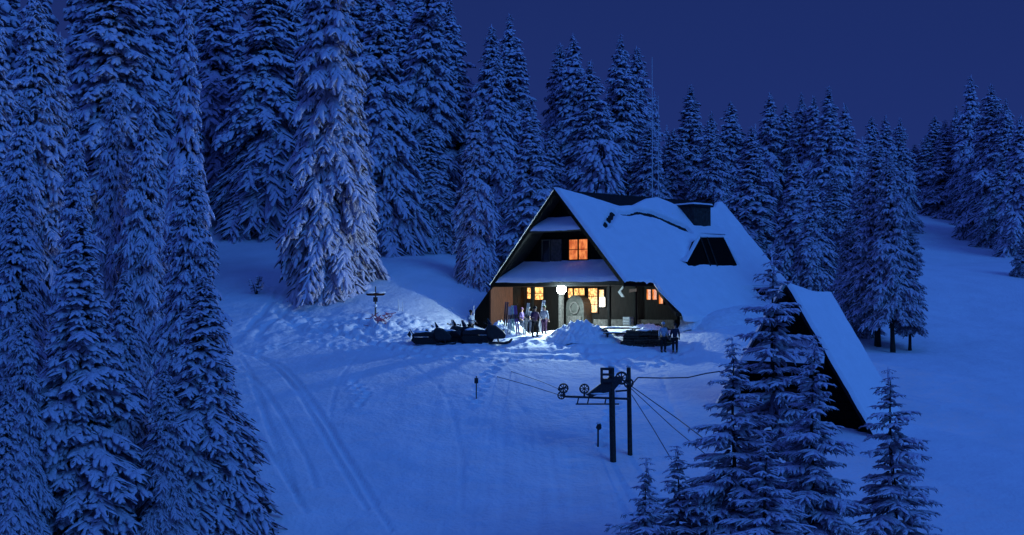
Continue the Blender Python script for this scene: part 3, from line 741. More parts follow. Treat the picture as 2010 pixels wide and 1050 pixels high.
# support column under the lamp and vestibule with round-headed door
cw, _ = hit_s(1101, 600, 1.6); _, _z = hit_s(1101, 600, 1.6)
MB().box(1.5, 1.75, -cw-.12, -cw+.12, -1.6, 1.3).build('column', M_post, cabin, bevel=.02)
a, _ = hit_s(1111, 600, 2.2); b, _ = hit_s(1146, 600, 2.2); c0 = (a+b)/2; hr = (b-a)/2; zt = hit_s(1128, 579, 2.2)[1]
prof = [(a, -1.5), (b, -1.5)] + [(c0 + hr*math.cos(t), zt-hr + hr*math.sin(t)) for t in np.linspace(0, math.pi, 12)]
poly_wall('arched_vestibule', prof, 2.2, S1-.003, mat('arch_boards', (.018,.017,.014), .9, .4, 6, .5, 8))
ring = MB(); cc = [( 2.14, -(c0 + .36*math.cos(t)), zt-hr-.05 + .36*math.sin(t)) for t in np.linspace(0, 2*math.pi, 17)]
ring.tube(cc, .05, 6, False); ring.build('round_ornament', M_post, cabin, True)
mb = MB(); mb.box(2.13, 2.197, -(c0+hr*.75), -(c0-hr*.75), -1.4, zt-hr-.55); mb.build('door', M_post, cabin)
# posts of the porch
for u in (1045, 1196, 1247):
    q, _ = hit_s(u, 600, 1.8); MB().box(1.72, 1.88, -q-.08, -q+.08, -1.7, 1.3).build('porch_post', M_wood, cabin)
# carved ornaments on the right part of the wall
def flat_px(name, pts, s, m_, t=.06, parent=cabin):
    q = [hit_s(u, v, s) for u, v in pts]; return poly_wall(name, q, s-t, s, m_, parent)
M_orn = mat('pale_board', (.2,.21,.22), .8, .3, 6)
flat_px('wall_ornament', [(1226,557),(1224,566),(1219,571),(1227,583),(1221,583),(1214,573),(1222,563)], 1.7, M_orn)
flat_px('wall_sign', [(1236,568),(1251,566),(1251,572),(1236,574)], 1.7, M_wood2)
q0 = hit_s(1222, 623, 1.7); q1 = hit_s(1241, 637, 1.7)
# chimney-like dormer box
sf, wf = hit_roof(1378, 455)
s_a, zA = hit_w(1362, 432, wf); s_b, _ = hit_w(1395, 432, wf); ztop = hit_w(1380, 406, wf)[1]
mb = MB(); back = wf - (ztop - roofz(wf))/KS - .3
mb.prism([(-wf, roofz(wf)-.5), (-wf, ztop), (-back, ztop), (-back, ztop-.6)], s_a-.0, s_b, T=lambda x, y, z: (y, x, z))
dm = mb.build('chimney', M_stone, cabin)
MB().box(s_a-.12, s_b+.12, -wf-.15, -back, ztop, ztop+.12).build('chimney_cap', M_roof, dm)
def fnc(a_, b_):
    return (s_a-.14+(s_b-s_a+.28)*a_, -wf-.17+(wf-back+.1)*b_, ztop+.10), (0,0,1), min(a_, 1-a_)*1.8+.005, min(b_, 1-b_)*1.8+.005
snow_sheet('cap_snow', fnc, 24, 24, dm, .14, 5, .1)
# trapezoid dormer lower on the slope: its face leans between the roof pitch and upright
def lean_hit(u, v, K2, w0, z0):
    d = ray(u, v); c_ = z0 + K2*w0; t = (c_ + K2*(Om @ Nv)) / (d[2] + K2*(d @ Nv)); p = d*t
    return ((p-Om) @ Ev, (p-Om) @ Nv, p[2])
def dormer(px, base, name, K2=2.3):
    _, wb = hit_roof(*base); wb += .36
    tp = [lean_hit(u, v, K2, wb, roofz(wb-.36)) for u, v in px]
    n = len(tp); sc_ = sum(p[0] for p in tp)/n; zc = sum(p[2] for p in tp)/n; zmax = max(p[2] for p in tp); zmin = min(p[2] for p in tp)
    def L3(p, dw=0, dz=0, ds=0): return (p[0]+ds, -(p[1]+dw), p[2]+dz)
    fv = [L3(p, -.05 + (.3 if p[2] < zmin+.4 else 0), -.7 if p[2] < zmin+.4 else 0) for p in tp]; bv = [(x, y+1.2, z-.6) for x, y, z in fv]
    d = mesh_obj(name, fv+bv, [tuple(range(n))] + [(i, n+i, n+(i+1) % n, (i+1) % n) for i in range(n)], M_wood, cabin)
    m = MB(); ring = [tp[0], tp[-1], tp[-2], tp[-3]]
    for p, q in zip(ring[:-1], ring[1:]):
        def o(r_, k):
            dx, dz = r_[0]-sc_, r_[2]-zc; L_ = math.hypot(dx, dz); return (r_[0]+dx/L_*k, r_[1], r_[2]+dz/L_*k)
        po, qo = o(p, .2), o(q, .2); po2, qo2 = o(p, .9), o(q, .9)
        b = [(r_[0], -(r_[1]-.75), roofz(r_[1]-.75)+.10) for r_ in (po2, qo2)]
        vv = [L3(p), L3(q), L3(qo, .0, .05), L3(po, .0, .05)]
        m.add(vv + [b[0], b[1]] + [L3(p, -.1, -.2), L3(q, -.1, -.2)], [(0,1,2,3),(3,2,5,4),(6,7,1,0)])
    m.build('dormer_snow', M_snow, d, True)
    m = MB(); ts = sorted(p[0] for p in tp)
    for k in (.42, .55):
        s0 = ts[0] + (ts[-1]-ts[0])*k; zt_ = zmax-.12; zb_ = zmin+.2
        wt_ = wb - (zt_-roofz(wb-.36))/K2; w2_ = wb - (zb_-roofz(wb-.36))/K2
        m.tube([(s0, -wt_, zt_), (s0, -w2_, zb_)], .05, 4)
    m.build('mullion', M_post, d)
dormer(((1349,514),(1358,527),(1454,527),(1421,464),(1376,464)), (1402,527), 'dormer')
dormer(((1497,585),(1530,604),(1552,598),(1540,564),(1478,563)), (1522,600), 'dormer', 1.6)  # added dark dormer standing in for a shadowed gap beneath an eave

# hanging flood lamp under the front eave
lp = W(.3, hit_s(1102, 568, .3)[0], hit_s(1102, 568, .3)[1])
lamp = empty('flood_lamp', lp); props(lamp, 'blazing white lamp hanging under the front eave of the cabin', 'lamp')
MB().blob((0,0,0), (.29,.29,.29), 16, 10).build('bulb', M_lamp, lamp, True)
MB().tube([(0,0,.16),(0,0,.3)], [.15,.06]).build('lamp_cap', M_metal, lamp)
ld = bpy.data.lights.new('flood', 'POINT'); ld.energy = 2300; ld.color = (.62,.90,1); ld.shadow_soft_size = .06
lo = bpy.data.objects.new('flood', ld); C.objects.link(lo); lo.location = tuple(lp + np.array([-.26, -.32, -.22]))
# warm light that spills from the porch windows
for u, v, e_ in ((1170,592,60),(1040,590,40),(1022,590,12),(1285,590,8)):
    w_, z_ = hit_s(u, v, S1-.5); l = bpy.data.lights.new('porch_glow', 'POINT'); l.energy = e_; l.color = (1,.42,.12); l.shadow_soft_size = .25
    lo = bpy.data.objects.new('porch_glow', l); C.objects.link(lo); lo.location = tuple(W(S1-.5, w_, z_))

# ------------------------------------------------------------------ the small A-frame
OA = np.array([13.45, 75.0, 0.]); ZA = 1.1; KA = 6.95/4.72; LA = 3.6; WA = 5.0
af = empty('a_frame_hut', OA, EA); props(af, 'small dark-gabled A-frame hut with snowy roof down to the ground, behind the young spruces', 'hut')
for sg in (1, -1):
    m = MB(); a = [(s, -sg*w_, ZA - w_*KA + dz - .12*s) for s in (0, LA) for w_ in (0, WA) for dz in (0, -.25)]
    m.add(a, [(0,4,6,2),(1,3,7,5),(0,2,3,1),(4,5,7,6),(2,6,7,3),(0,1,5,4)]); m.build('roof', M_roof, af)
    def fna(a_, b_, sg=sg):
        s_ = -.1 + (LA+.2)*a_; w_ = .03 + WA*b_
        sag = .22*math.sin(math.pi*a_)*(1-b_)
        return (s_, -sg*w_, ZA - w_*KA - .12*s_ - sag*.5), (0, -sg*.82, .57), min(a_, 1-a_)*LA+.01, (1-b_)*WA+.05
    snow_sheet('roof_snow', fna, 36, 50, af, .26, 31, .12)
m = MB(); v = [(s, y, z) for s in (.55, .7) for y, z in ((-WA+.2, ZA-(WA-.2)*KA-.35), (WA-.2, ZA-(WA-.2)*KA-.35), (0, ZA-.4))]
m.add(v, [(0,1,2),(5,4,3),(0,3,4,1),(1,4,5,2),(2,5,3,0)]); m.build('gable_wall', M_wood, af)
# pent roof with snow across the gable, and boards below
zp = P(1545, 712, 75)[2]; zq = zp + .85; h0 = (ZA-zp)/KA-.1; h1 = (ZA-zq)/KA-.1
a = [(x, y, z+dz) for (x, z, hw) in ((-.45, zp, h0), (.5, zq, h1)) for y in (-hw, hw) for dz in (0, -.1)]
pr = MB().add(a, [(0,2,6,4),(1,5,7,3),(0,1,3,2),(4,6,7,5),(0,4,5,1),(2,3,7,6)]).build('pent_roof', M_roof, af)
def fnp(a_, b_):
    s_ = -.5 + 1.0*b_; hw = (h0 + (h1-h0)*b_); return (s_, -hw+2*hw*a_, zp+(zq-zp)*b_), (0,0,1), (1-abs(2*a_-1))*hw+.01, b_*1.+.005
snow_sheet('pent_snow', fnp, 40, 12, pr, .24, 6, .1)
m = MB()
for z in np.arange(zp-3.6, zp-.3, .42):
    hw = (ZA-z)/KA - .35; m.box(.42, .547, -hw, hw, z, z+.06)
m.build('gable_rail', M_wood, af)
m = MB(); m.box(.44, .547, -.45, .45, zp-3.3, zp-1.3); m.build('door', M_wood2, af)

# snow banks ---------------------------------------------------
def mound(name, u, v, rx, ry, h, seed, label, lump=.22, cat='snow pile', loc=None, rz=0):
    c = hit(u, v) if loc is None else loc; n = 90
    A_, B_ = np.meshgrid(np.linspace(-1, 1, n), np.linspace(-1, 1, n))
    rr = np.sqrt(A_**2+B_**2) + .12*fbm(A_*2+seed, B_*2, seed); prof = np.clip(1-rr, 0, 1)**.8
    X = A_*rx; Y = B_*ry; cr_, sr = math.cos(rz), math.sin(rz); Xr = X*cr_-Y*sr; Yr = X*sr+Y*cr_
    Z = prof*h + prof**.5*lump*(np.abs(fbm(X*2.2+seed, Y*2.2, seed+3))*2.2 + .7*fbm(X*6, Y*6, seed+5, 2)) - .16*(prof <= 0) - .05
    Z = Z + base_h(Xr+c[0], Yr+c[1]) - c[2] 
    idx = np.arange(n*n).reshape(n, n); Fq = np.stack([idx[:-1,:-1], idx[:-1,1:], idx[1:,1:], idx[1:,:-1]], -1).reshape(-1, 4)
    o = bpy.data.objects.new(name, fast_mesh(name, np.stack([Xr, Yr, Z], -1).reshape(-1, 3), Fq, [M_lump])); C.objects.link(o)
    o.location = tuple(c); props(o, label, cat); return o
mound('snow_pile', 1138, 664, 2.2, 1.3, .95, 2, 'shovelled snow pile right below the lamp, before the arched door', .25)
mound('snow_pile', 988, 660, 1.6, 1.1, .9, 5, 'lamp-lit lumpy snow pile behind the snowmobiles', .35)
mound('snow_pile', 952, 622, 1.2, .8, .35, 8, 'smooth snow bank against the left corner of the cabin', .08, cat='snow bank')
mound('snow_pile', 1265, 652, 1.7, .8, .5, 9, 'low snow bank behind the dark bench and woodpile', .12)
mound('snow_pile', 0, 0, 8.5, 2.4, 1.15, 15, 'long drift of snow running along the foot of the big roof slope', .05, 'snow drift', loc=np.append(W(11.5, 8.3, 0)[:2], gz(*W(11.5, 8.3, 0)[:2])), rz=EA)
mound('snow_pile', 1345, 640, 1.3, 1.0, .9, 11, 'small drift at the front right corner of the cabin wall', .06, 'snow drift')

# ------------------------------------------------------------------ people
def skin_obj(name, chains, m_, parent, sub=1):
    v = []; r = []; e_ = []
    for ch in chains:
        prev = None
        for item in ch:
            if isinstance(item, int): prev = item; continue
            v.append(item[:3]); r.append(item[3]); i = len(v)-1
            if prev is not None: e_.append((prev, i))
            prev = i
    me = bpy.data.meshes.new(name); me.from_pydata(v, e_, []); me.materials.append(m_)
    o = bpy.data.objects.new(name, me); C.objects.link(o); o.parent = parent
    o.modifiers.new('skin', 'SKIN')
    for i, sv in enumerate(me.skin_vertices[0].data): sv.radius = (r[i], r[i]); sv.use_root = (i == 0)
    s = o.modifiers.new('sub', 'SUBSURF'); s.levels = sub; s.render_levels = sub
    o.modifiers['skin'].use_smooth_shade = True
    return o
def person(loc, rz, label, jac, tro, hat, pose=0, h=1.74):
    p = empty('person', loc, rz); p.scale = (h/1.76,)*3; props(p, label, 'person')
    k = .11 + .05*(pose == 1)
    aL = {0: ((.25,.03,1.16),(.27,-.08,.93)), 1: ((.27,.0,1.18),(.22,-.24,1.05)), 2: ((.22,.08,1.17),(.08,-.16,1.12))}[pose]
    aR = {0: ((-.25,.02,1.16),(-.28,-.05,.92)), 1: ((-.28,-.05,1.2),(-.3,-.32,1.16)), 2: ((-.22,.07,1.17),(-.06,-.18,1.14))}[pose]
    step = .14 if pose == 1 else .03
    torso = [(0,0,.93,.13),(0,0,1.12,.12),(0,0,1.32,.145),(0,0,1.44,.09),(0,-.01,1.52,.055),(0,-.02,1.60,.08),(0,-.02,1.68,.092),(0,-.01,1.74,.06)]
    arms = []; base = len(torso)
    ch = [torso]; cnt = base
    for sg, (el, wr) in ((1, aL), (-1, aR)):
        d = np.array(wr)-np.array(el); d /= np.linalg.norm(d); palm = np.array(wr)+d*.06
        ch.append([2, (sg*.17,0,1.42,.06), (*el,.045), (*wr,.03), (*palm,.032)]); pi = cnt+3; cnt += 4
        sv = np.cross(d, (0,1,.3)); sv /= np.linalg.norm(sv)
        for fi, (of, ln) in enumerate(((-.03,.07),(-.01,.085),(.011,.08),(.03,.06))):
            b0 = palm+d*.03+sv*of; b1 = b0+d*ln*.55+np.array([0,-.012,0]); b2 = b1+d*ln*.4+np.array([0,-.02,0])
            ch.append([pi, (*b0,.0095),(*b1,.009),(*b2,.0075)]); cnt += 3
        t1 = palm+sv*.035*-sg+np.array([0,-.02,0]); ch.append([pi, (*t1,.011),(*(t1+d*.035+np.array([0,-.02,0])),.009)]); cnt += 2
    for sg in (1, -1):
        st = step*sg
        ch.append([0, (sg*.09,0,.86,.085),(sg*k,-st*.5-.02,.48,.06),(sg*k,st*.2,.09,.045),(sg*k*1.1,st*.2-.17,.045,.04)])
    skin_obj('body', ch, M_skin, p)
    j = [[(0,0,.90,.165),(0,0,1.12,.155),(0,0,1.32,.175),(0,0,1.45,.105)]]
    for sg, (el, wr) in ((1, aL), (-1, aR)):
        j.append([2, (sg*.19,0,1.41,.085),(*el,.068),(*(np.array(el)*.12+np.array(wr)*.88),.05)])
    skin_obj('jacket', j, jac, p)
    t = [[(0,0,.93,.15)]]
    for sg in (1, -1):
        st = step*sg; t.append([0, (sg*.1,0,.84,.11),(sg*k,-st*.5-.02,.48,.085),(sg*k,st*.2,.14,.075)])
    skin_obj('trousers', t, tro, p)
    for sg in (1, -1):
        st = step*sg; skin_obj('boot', [[(sg*k,st*.2+.02,.2,.065),(sg*k,st*.2+.02,.06,.065),(sg*k*1.1,st*.2-.17,.05,.055)]], M_rubber, p)
    MB().blob((0,.0,1.705), (.112,.118,.12), 12, 8, T=lambda x, y, z: (x, y, max(z, 1.68+ (y*.25)))).build('hat', hat, p, True)
    f = MB(); f.blob((0,-.125,1.655), (.016,.022,.022), 6, 5); f.build('nose', M_skin, p, True)
    for sg in (1, -1): MB().blob((sg*.035,-.105,1.675), (.012,.01,.009), 6, 4).build('eye', M_dark, p, True)
    MB().blob((0,-.108,1.615), (.026,.008,.006), 6, 4).build('mouth', mat('lips', (.3,.1,.09), .6, .1), p, True)
    return p
blue_j = cloth('pale_blue_cloth', (.30,.36,.46)); navy = cloth('navy_cloth', (.02,.025,.05)); blk = cloth('black_cloth', (.012,.012,.014))
plum = cloth('plum_cloth', (.07,.03,.07)); lilac = cloth('lilac_cloth', (.08,.05,.16)); white = cloth('white_cloth', (.22,.24,.3)); green = cloth('olive_cloth', (.05,.07,.03))
def stand(u, v, Y=None):
    return hit(u, v) if Y is None else at(u, Y)
person(hit(1302, 692), .3, 'person in pale blue jacket and dark trousers at the right end of the woodpile', blue_j, blk, blue_j, 0, 1.72)
person(hit(1325, 694), -.2, 'person all in dark clothing standing beside the one in pale blue', navy, blk, blk, 0, 1.66)
person(at(1050, 91.6), .5, 'person in a dark plum coat standing on the lit snow before the porch', plum, blk, blk, 1, 1.8)
person(at(1068, 92.6), 2.7, 'person with pale jacket standing at the porch right of the plum coat', white, plum, green, 0, 1.7)
person(at(1037, 93.4), .2, 'person in a dark jacket near the porch window, behind the plum coat', navy, navy, white, 2, 1.68)
person(at(1024, 94.0), 1.2, 'person in a purple jacket by the ski rack', lilac, navy, plum, 2, 1.6)
person(at(924, 91.3), .9, 'person in a pale jacket standing behind the snowmobiles', blue_j, blk, blk, 1, 1.72)

# ------------------------------------------------------------------ snowmobiles
def snowmobile(loc, rz, label, sc_=1.0, first=[None]):
    p = empty('snowmobile', loc, rz); props(p, label, 'snowmobile', 'snowmobiles parked in a row left of the door'); p.scale = (sc_, sc_, sc_*1.15)
    if first[0]:
        for c_ in first[0].children:
            q = c_.copy(); C.objects.link(q); q.parent = p
            for d_ in c_.children: z = d_.copy(); C.objects.link(z); z.parent = q
        return p
    first[0] = p
    MB().prism([(-1.35,.12),(-1.5,.25),(-1.4,.42),(.25,.42),(.45,.25),(.3,.03),(-1.2,.02)], -.2, .2).build('track', M_rubber, p, bevel=.03)
    MB().prism([(-1.45,.45),(-1.4,.62),(-.6,.74),(.05,.68),(.1,.44)], -.21, .21).build('seat', M_black, p, bevel=.05)
    MB().prism([(0,.4),(-.05,.78),(.15,.98),(.55,.92),(1.0,.62),(1.15,.42),(1.05,.25),(.2,.22)], -.34, .34).build('hood', mat('hood_paint', (.02,.02,.022), .5, .3, 5, spec=.25), p, bevel=.07)
    MB().prism([(.1,.96),(.02,1.28),(.06,1.30),(.32,.98)], -.24, .24).build('windshield', M_glass, p, bevel=.02)
    hb = MB().tube([(-.12,-.36,1.06),(-.04,-.15,1.0),(-.04,.15,1.0),(-.12,.36,1.06)], .025).build('handlebar', M_metal, p)
    for sg in (-1, 1): MB().tube([(-.12,sg*.36,1.06),(-.16,sg*.44,1.06)], .035).build('grip', M_rubber, hb)
    for sg in (-1, 1):
        MB().tube([(.1,sg*.48,.03),(1.1,sg*.48,.03),(1.35,sg*.48,.08),(1.5,sg*.48,.24)], [.06,.07,.06,.03], 6).build('ski', M_black, p)
        MB().tube([(.65,sg*.3,.38),(.7,sg*.48,.08)], .035).build('suspension_strut', M_metal, p)
    MB().prism([(-1.55,.4),(-1.75,.55),(-1.6,.78),(-1.5,.62)], -.2, .2).build('rear_rack', M_metal, p)
    MB().blob((1.0,0,.66), (.08,.2,.06)).build('headlight', M_glass, p, True)
    MB().blob((-.8,0,.70), (.5,.2,.09), nz=.1).build('snow_dusting', M_snow, p, True)
    return p
snowmobile(hit(852, 677), .12, 'leftmost snowmobile of the dark row, tail towards the signpost', .9)
snowmobile(hit(905, 677) + np.array([0,.6,0]), -.15, 'middle snowmobile of the row, in front of the standing person', .95)
snowmobile(hit(884, 676) + np.array([0,1.5,0]), .3, 'snowmobile mostly hidden behind the dark row', .95)
snowmobile(hit(955, 675), .05, 'rightmost snowmobile of the row, nose towards the lamp-lit snow', 1.0)
# toboggan behind them
sl_ = empty('cargo_sled', hit(838, 672), .1); props(sl_, 'black cargo sled with a curved handle at the left end of the snowmobiles', 'sled')
MB().prism([(-.8,.05),(-.9,.4),(-.82,.42),(-.7,.14),(.5,.14),(.7,.4),(.78,.38),(.6,.05)], -.35, .35).build('tub', M_black, sl_, bevel=.03)
MB().tube([(-.8,-.3,.4),(-1.0,-.3,.75),(-1.0,.3,.75),(-.8,.3,.4)], .025).build('handle', M_metal, sl_)
for sg in (-1, 1): MB().tube([(-.8,sg*.25,.02),(.6,sg*.25,.02),(.85,sg*.25,.2)], .03).build('runner', M_metal, sl_)

# skis stuck upright in the pile and a rack
def skis(loc, rz, c, label, h=1.75, lean=.08):
    p = empty('pair_of_skis', loc, rz); props(p, label, 'skis', 'skis stuck upright in the snow by the porch')
    for k in (-1, 1):
        MB().add([(k*.06+a*.045, b*.012 + lean*z*k*.1 + (.10*(z-1.6)/.15*.3 if z > 1.6 else 0), z*h/1.75) for z in (-.2,.4,1.,1.6,1.75) for a, b in ((-1,-1),(1,-1),(1,1),(-1,1))],
          [(i*4+j, i*4+(j+1) % 4, (i+1)*4+(j+1) % 4, (i+1)*4+j) for i in range(4) for j in range(4)] + [(16,17,18,19)]).build('ski', c, p)
    for k in (-1, 1): MB().box(k*.06-.035, k*.06+.035, -.05, -.013, .75, 1.0).build('binding', M_black, p)
    p.rotation_euler[0] = R.uniform(-.12,.1); p.rotation_euler[1] = R.uniform(-.18,.18); return p
for u, Y, c, lb in ((999,92.0,(.55,.6,.65),'pale grey skis stuck upright at the left of the lit snow pile'),(1007,92.4,(.2,.45,.5),'tall turquoise skis upright in the lit snow pile'),
   (1016,92.2,(.25,.12,.45),'purple skis upright in the pile beside the purple jacket'),(991,92.6,(.1,.1,.12),'black skis at the left end of the upright skis'),
   (1030,92.0,(.6,.6,.55),'cream skis leaning behind the plum-coated person'),(1060,93.2,(.7,.72,.75),'white skis upright between two people at the porch')):
    skis(at(u, Y)+np.array([0,0,.35]), R.uniform(-.5,.5), mat('ski_paint', tuple(q*.55 for q in c), .4, .15, 9), lb, R.uniform(1.5,1.8))

# ski poles, marker sticks
def stick(name, u, v0, v1, label, rad=.03, m_=M_grey, cat='pole'):
    b = hit(u, v1); d = P(u, v0, b[1]); o = MB().tube([(0,0,-.3),(.02,0,(d-b)[2]*.5),(0,0,(d-b)[2])], [rad, rad, rad*.7]).build(name, m_)
    o.location = tuple(b); props(o, label, cat); return o
stick('marker_pole', 782, 588, 612, 'left thin pale marker pole behind the rough snow, right of the signpost', .035, M_mast)
stick('marker_pole', 790, 592, 614, 'right thin pale marker pole of the two behind the rough snow', .03, M_mast)
stick('marker_pole', 930, 600, 640, 'thin pale stick in the bank left of the cabin', .02, M_mast)
mk = empty('trail_marker', hit(935, 786)); props(mk, 'lone low trail marker with a small dark head in the middle of the piste', 'marker')
hz = P(935, 738, mk.location.y)[2]-mk.location.z
MB().tube([(0,0,-.3),(0,0,hz)], .03).build('pole', M_grey, mk); MB().box(-.1,.1,-.03,.03,hz-.38,hz-.1).build('plate', M_metal, mk, bevel=.02)
mk = empty('trail_marker', hit(1174, 876)); props(mk, 'dark stake with a small head just left of the lift poles', 'marker')
hz = P(1174, 832, mk.location.y)[2]-mk.location.z
MB().tube([(0,0,-.3),(0,0,hz)], .045).build('pole', M_metal, mk); MB().blob((0.04,0,hz-.12),(.13,.08,.15),nz=.2).build('head', M_metal, mk)
MB().blob((0,0,hz+.04),(.1,.09,.06),nz=.1).build('snow_cap', M_snow, mk, True)
mk = empty('marker_pole', hit(1775, 694)+np.array([0,0,0]))
bpy.data.objects.remove(mk)

# signpost with snow-covered arms
sg_ = empty('signpost', hit(737, 628)); props(sg_, 'snow-crusted signpost with two arrow boards, under the giant spruce', 'signpost')
hz = P(737, 562, sg_.location.y)[2]-sg_.location.z
MB().tube([(0,0,-.4),(0,0,hz)], [.06,.04]).build('pole', M_grey, sg_)
z1 = P(737, 577, sg_.location.y)[2]-sg_.location.z
for sgn in (-1, 1):
    MB().prism([(0,z1-.12),(sgn*.5,z1-.1),(sgn*.64,z1-.01),(sgn*.5,z1+.08),(0,z1+.08)], -.07, -.045).build('arrow_board', M_wood2, sg_)
    MB().blob((sgn*.33,-.06,z1+.1),(.34,.09,.07),nz=.15,seed=sgn+3).build('board_snow', M_snow, sg_, True)
MB().box(-.14,.14,-.08,-.03,z1-.5,z1-.2).build('dark_plate', M_metal, sg_); MB().blob((0,-.06,z1-.75),(.13,.09,.09),nz=.2).build('snow_lump', M_snow, sg_, True)
# pinkish fabric net half buried in the rough snow
ft = empty('fence_netting', hit(745, 645)); props(ft, 'crumpled reddish netting half buried in the rough snow at the signpost foot', 'netting')
m = MB(); rr_ = random.Random(4)
for i in range(26):
    a = np.array([rr_.uniform(-.6,.6), rr_.uniform(-.3,.3), rr_.uniform(.15,.9)]); m.tube([a, a+[rr_.uniform(-.4,.4), 0, rr_.uniform(-.3,.3)], a+[rr_.uniform(-.5,.5), .1, rr_.uniform(-.4,.2)]], .025, 5)
m.build('netting', mat('red_net', (.45,.12,.16), .8, .3, 8), ft)

# bench, table and logs heaped at the right of the porch
tb = empty('picnic_table', hit(1218, 672)+np.array([0,.6,0]), .15); props(tb, 'dark picnic table with a crust of snow, left of the woodpile', 'table')
tp_ = MB()
for i in range(5): tp_.box(-1.15,1.15,-.4+i*.165,-.25+i*.165,.70,.75)
tp_.build('tabletop', M_post, tb)
for sgn in (-1, 1):
    MB().box(-1.15,1.15,sgn*.75-.14,sgn*.75+.14,.42,.47).build('bench_seat', M_post, tb)
    MB().add([(sgn*.85+a*.04, y, z) for a in (-1,1) for y, z in ((-.8,-.2),(-.7,-.2),(-.2,.69),(-.3,.69))]+[(sgn*.85+a*.04, -y, z) for a in (-1,1) for y, z in ((-.8,-.2),(-.7,-.2),(-.2,.69),(-.3,.69))],
      [(0,1,2,3),(7,6,5,4),(0,4,5,1),(1,5,6,2),(2,6,7,3),(3,7,4,0),(8,11,10,9),(12,13,14,15),(8,9,13,12),(9,10,14,13),(10,11,15,14),(11,8,12,15)]).build('trestle', M_post, tb)
    MB().box(sgn*.85-.03,sgn*.85+.03,-.85,.85,.36,.41).build('crossbar', M_post, tb)
MB().blob((-.4,0,.77),(.6,.3,.07),nz=.15,seed=4).build('snow_crust', M_snow, tb, True); MB().blob((-.6,-.75,.49),(.45,.13,.05),nz=.15,seed=5).build('snow_crust', M_snow, tb, True)
wp = empty('woodpile', hit(1262, 684)+np.array([0,.5,0]), -.05); props(wp, 'dark heap of stacked logs between the picnic table and the person in pale blue', 'woodpile')
rr_ = random.Random(9); k = 0
m_log = mat('log_ends', (.06,.045,.03), .9, .5, 9, .6, 14)
for row in range(6):
    for col in range(4 if row < 4 else 3):
        x = -1.35 + row*.07 + rr_.uniform(0, .15)
        while x < 1.35 - row*.12:
            L_ = rr_.uniform(.5, .95); r_ = rr_.uniform(.07, .105); y = -.36 + col*.21 + rr_.uniform(-.04,.04) + (.1 if row % 2 else 0); z = .08 + row*.16
            MB().tube([(x,y,z+rr_.uniform(-.03,.03)),(x+L_,y+rr_.uniform(-.05,.05),z+rr_.uniform(-.03,.03))], r_, 8).build('log', m_log, wp); x += L_+.04
MB().blob((.1,0,.95),(.5,.35,.1),nz=.15,seed=6).build('snow_crust', M_snow, wp, True)
bx = MB(); bx.box(-.3,.3,-.25,.25,0,.08); bx.box(-.3,.3,-.25,.25,.12,.25); bx.box(-.3,.3,-.25,.25,.29,.45)
for a in (-1,1):
    for b in (-1,1): bx.box(a*.27-.025,a*.27+.025,b*.26-.01,b*.26+.01,-.1,.46)
crate = bx.build('crate', M_orn); crate.location = tuple(np.array(W(1.9, (q0[0]+q1[0])/2, 0))[:2])+(q1[1],); crate.rotation_euler[2] = EA; props(crate, 'pale slatted crate by the porch post under the carved ornament', 'crate')

# shrubs at the right corner / left slope
def twig(u, v, h, label, seed, spread=.5, snow=.5, name='snowy_shrub', cat='shrub'):
    p = empty(name, hit(u, v)); props(p, label, cat); r = random.Random(seed); m = MB(); rec = []
    for i in range(12):
        a = r.uniform(0,6.28); x1 = np.array([math.cos(a)*spread*r.uniform(.4,1), math.sin(a)*spread*.6, h*r.uniform(.5,1)])
        m.tube([(0,0,-.2), x1*.5+np.array([0,0,.1]), x1], [.03,.02,.01], 5)
        for q in range(4):
            f = r.uniform(.4,1); rec.append([*(x1*f), math.cos(a), math.sin(a), r.uniform(-.3,.5), .22, .06*snow*2, .3])
    m.build('stem', M_bark, p); V, Fq = fingers(rec, seed); o = bpy.data.objects.new('snowy_twigs', fast_mesh('snowy_twigs', V, Fq, [M_young])); C.objects.link(o); o.parent = p
twig(1338, 634, .75, 'small dark bush poking out of the drift at the right corner of the cabin', 2, .45)
twig(503, 580, 1.3, 'small snow-covered sapling alone on the left slope above the ski tracks', 3, .45, .9)
twig(585, 585, .6, 'low frosted bush at the left foot of the giant spruce', 4, .5, .9)
twig(1580, 640, 0.1, 'x', 5) if False else None
# dark hollow under the giant spruce, its darkness put in as bark-coloured solids
st = hit(642, 583); m = MB(); m.tube([st+[-.7,-.3,-.2], st+[-.68,-.3,.38]], [.36,.3], 12); m.tube([st+[-.1,-.1,-.1], st+[.5,-.2,.25]], [.2,.15], 10)
o = m.build('hollow_fill', M_bark); props(o, 'dark stand-in for the hollow under the lowest boughs of the giant spruce', 'dark hollow')

# ------------------------------------------------------------------ ski lift station
Yp = hit(1203, 910)[1]; b1 = hit(1203, 908); b2 = hit(1237, 896)
lift = empty('ski_lift_station', b1); props(lift, 'dark ski tow station with two posts, sloping arm and pulley wheels', 'ski lift')
def LP(u, v, Y=None): return P(u, v, Y or b1[1]) - b1
MB().tube([LP(1204, 912)-[0,0,.4], LP(1200, 722)], [.15,.135], 10).build('post', M_post, lift)
MB().tube([LP(1237, 896, b2[1])-[0,0,.4], LP(1234, 722, b2[1])], [.12,.10], 10).build('post', M_post, lift)
m = MB(); m.tube([LP(1105, 778), LP(1235, 783)], .06, 6); m.tube([LP(1130, 793), LP(1215, 793)], .04, 6)
for u in (1136, 1156, 1190): m.tube([LP(u, 779), LP(u-3, 794)], .035, 6)
m.build('cross_beam', M_metal, lift)
m = MB(); y0 = b1[1]; poly = [(1150,775),(1195,740),(1222,738),(1222,746),(1203,768),(1180,772),(1160,779)]
vv = [LP(u, v) + [0, dy, 0] for dy in (-.12, .12) for u, v in poly]; n = len(poly)
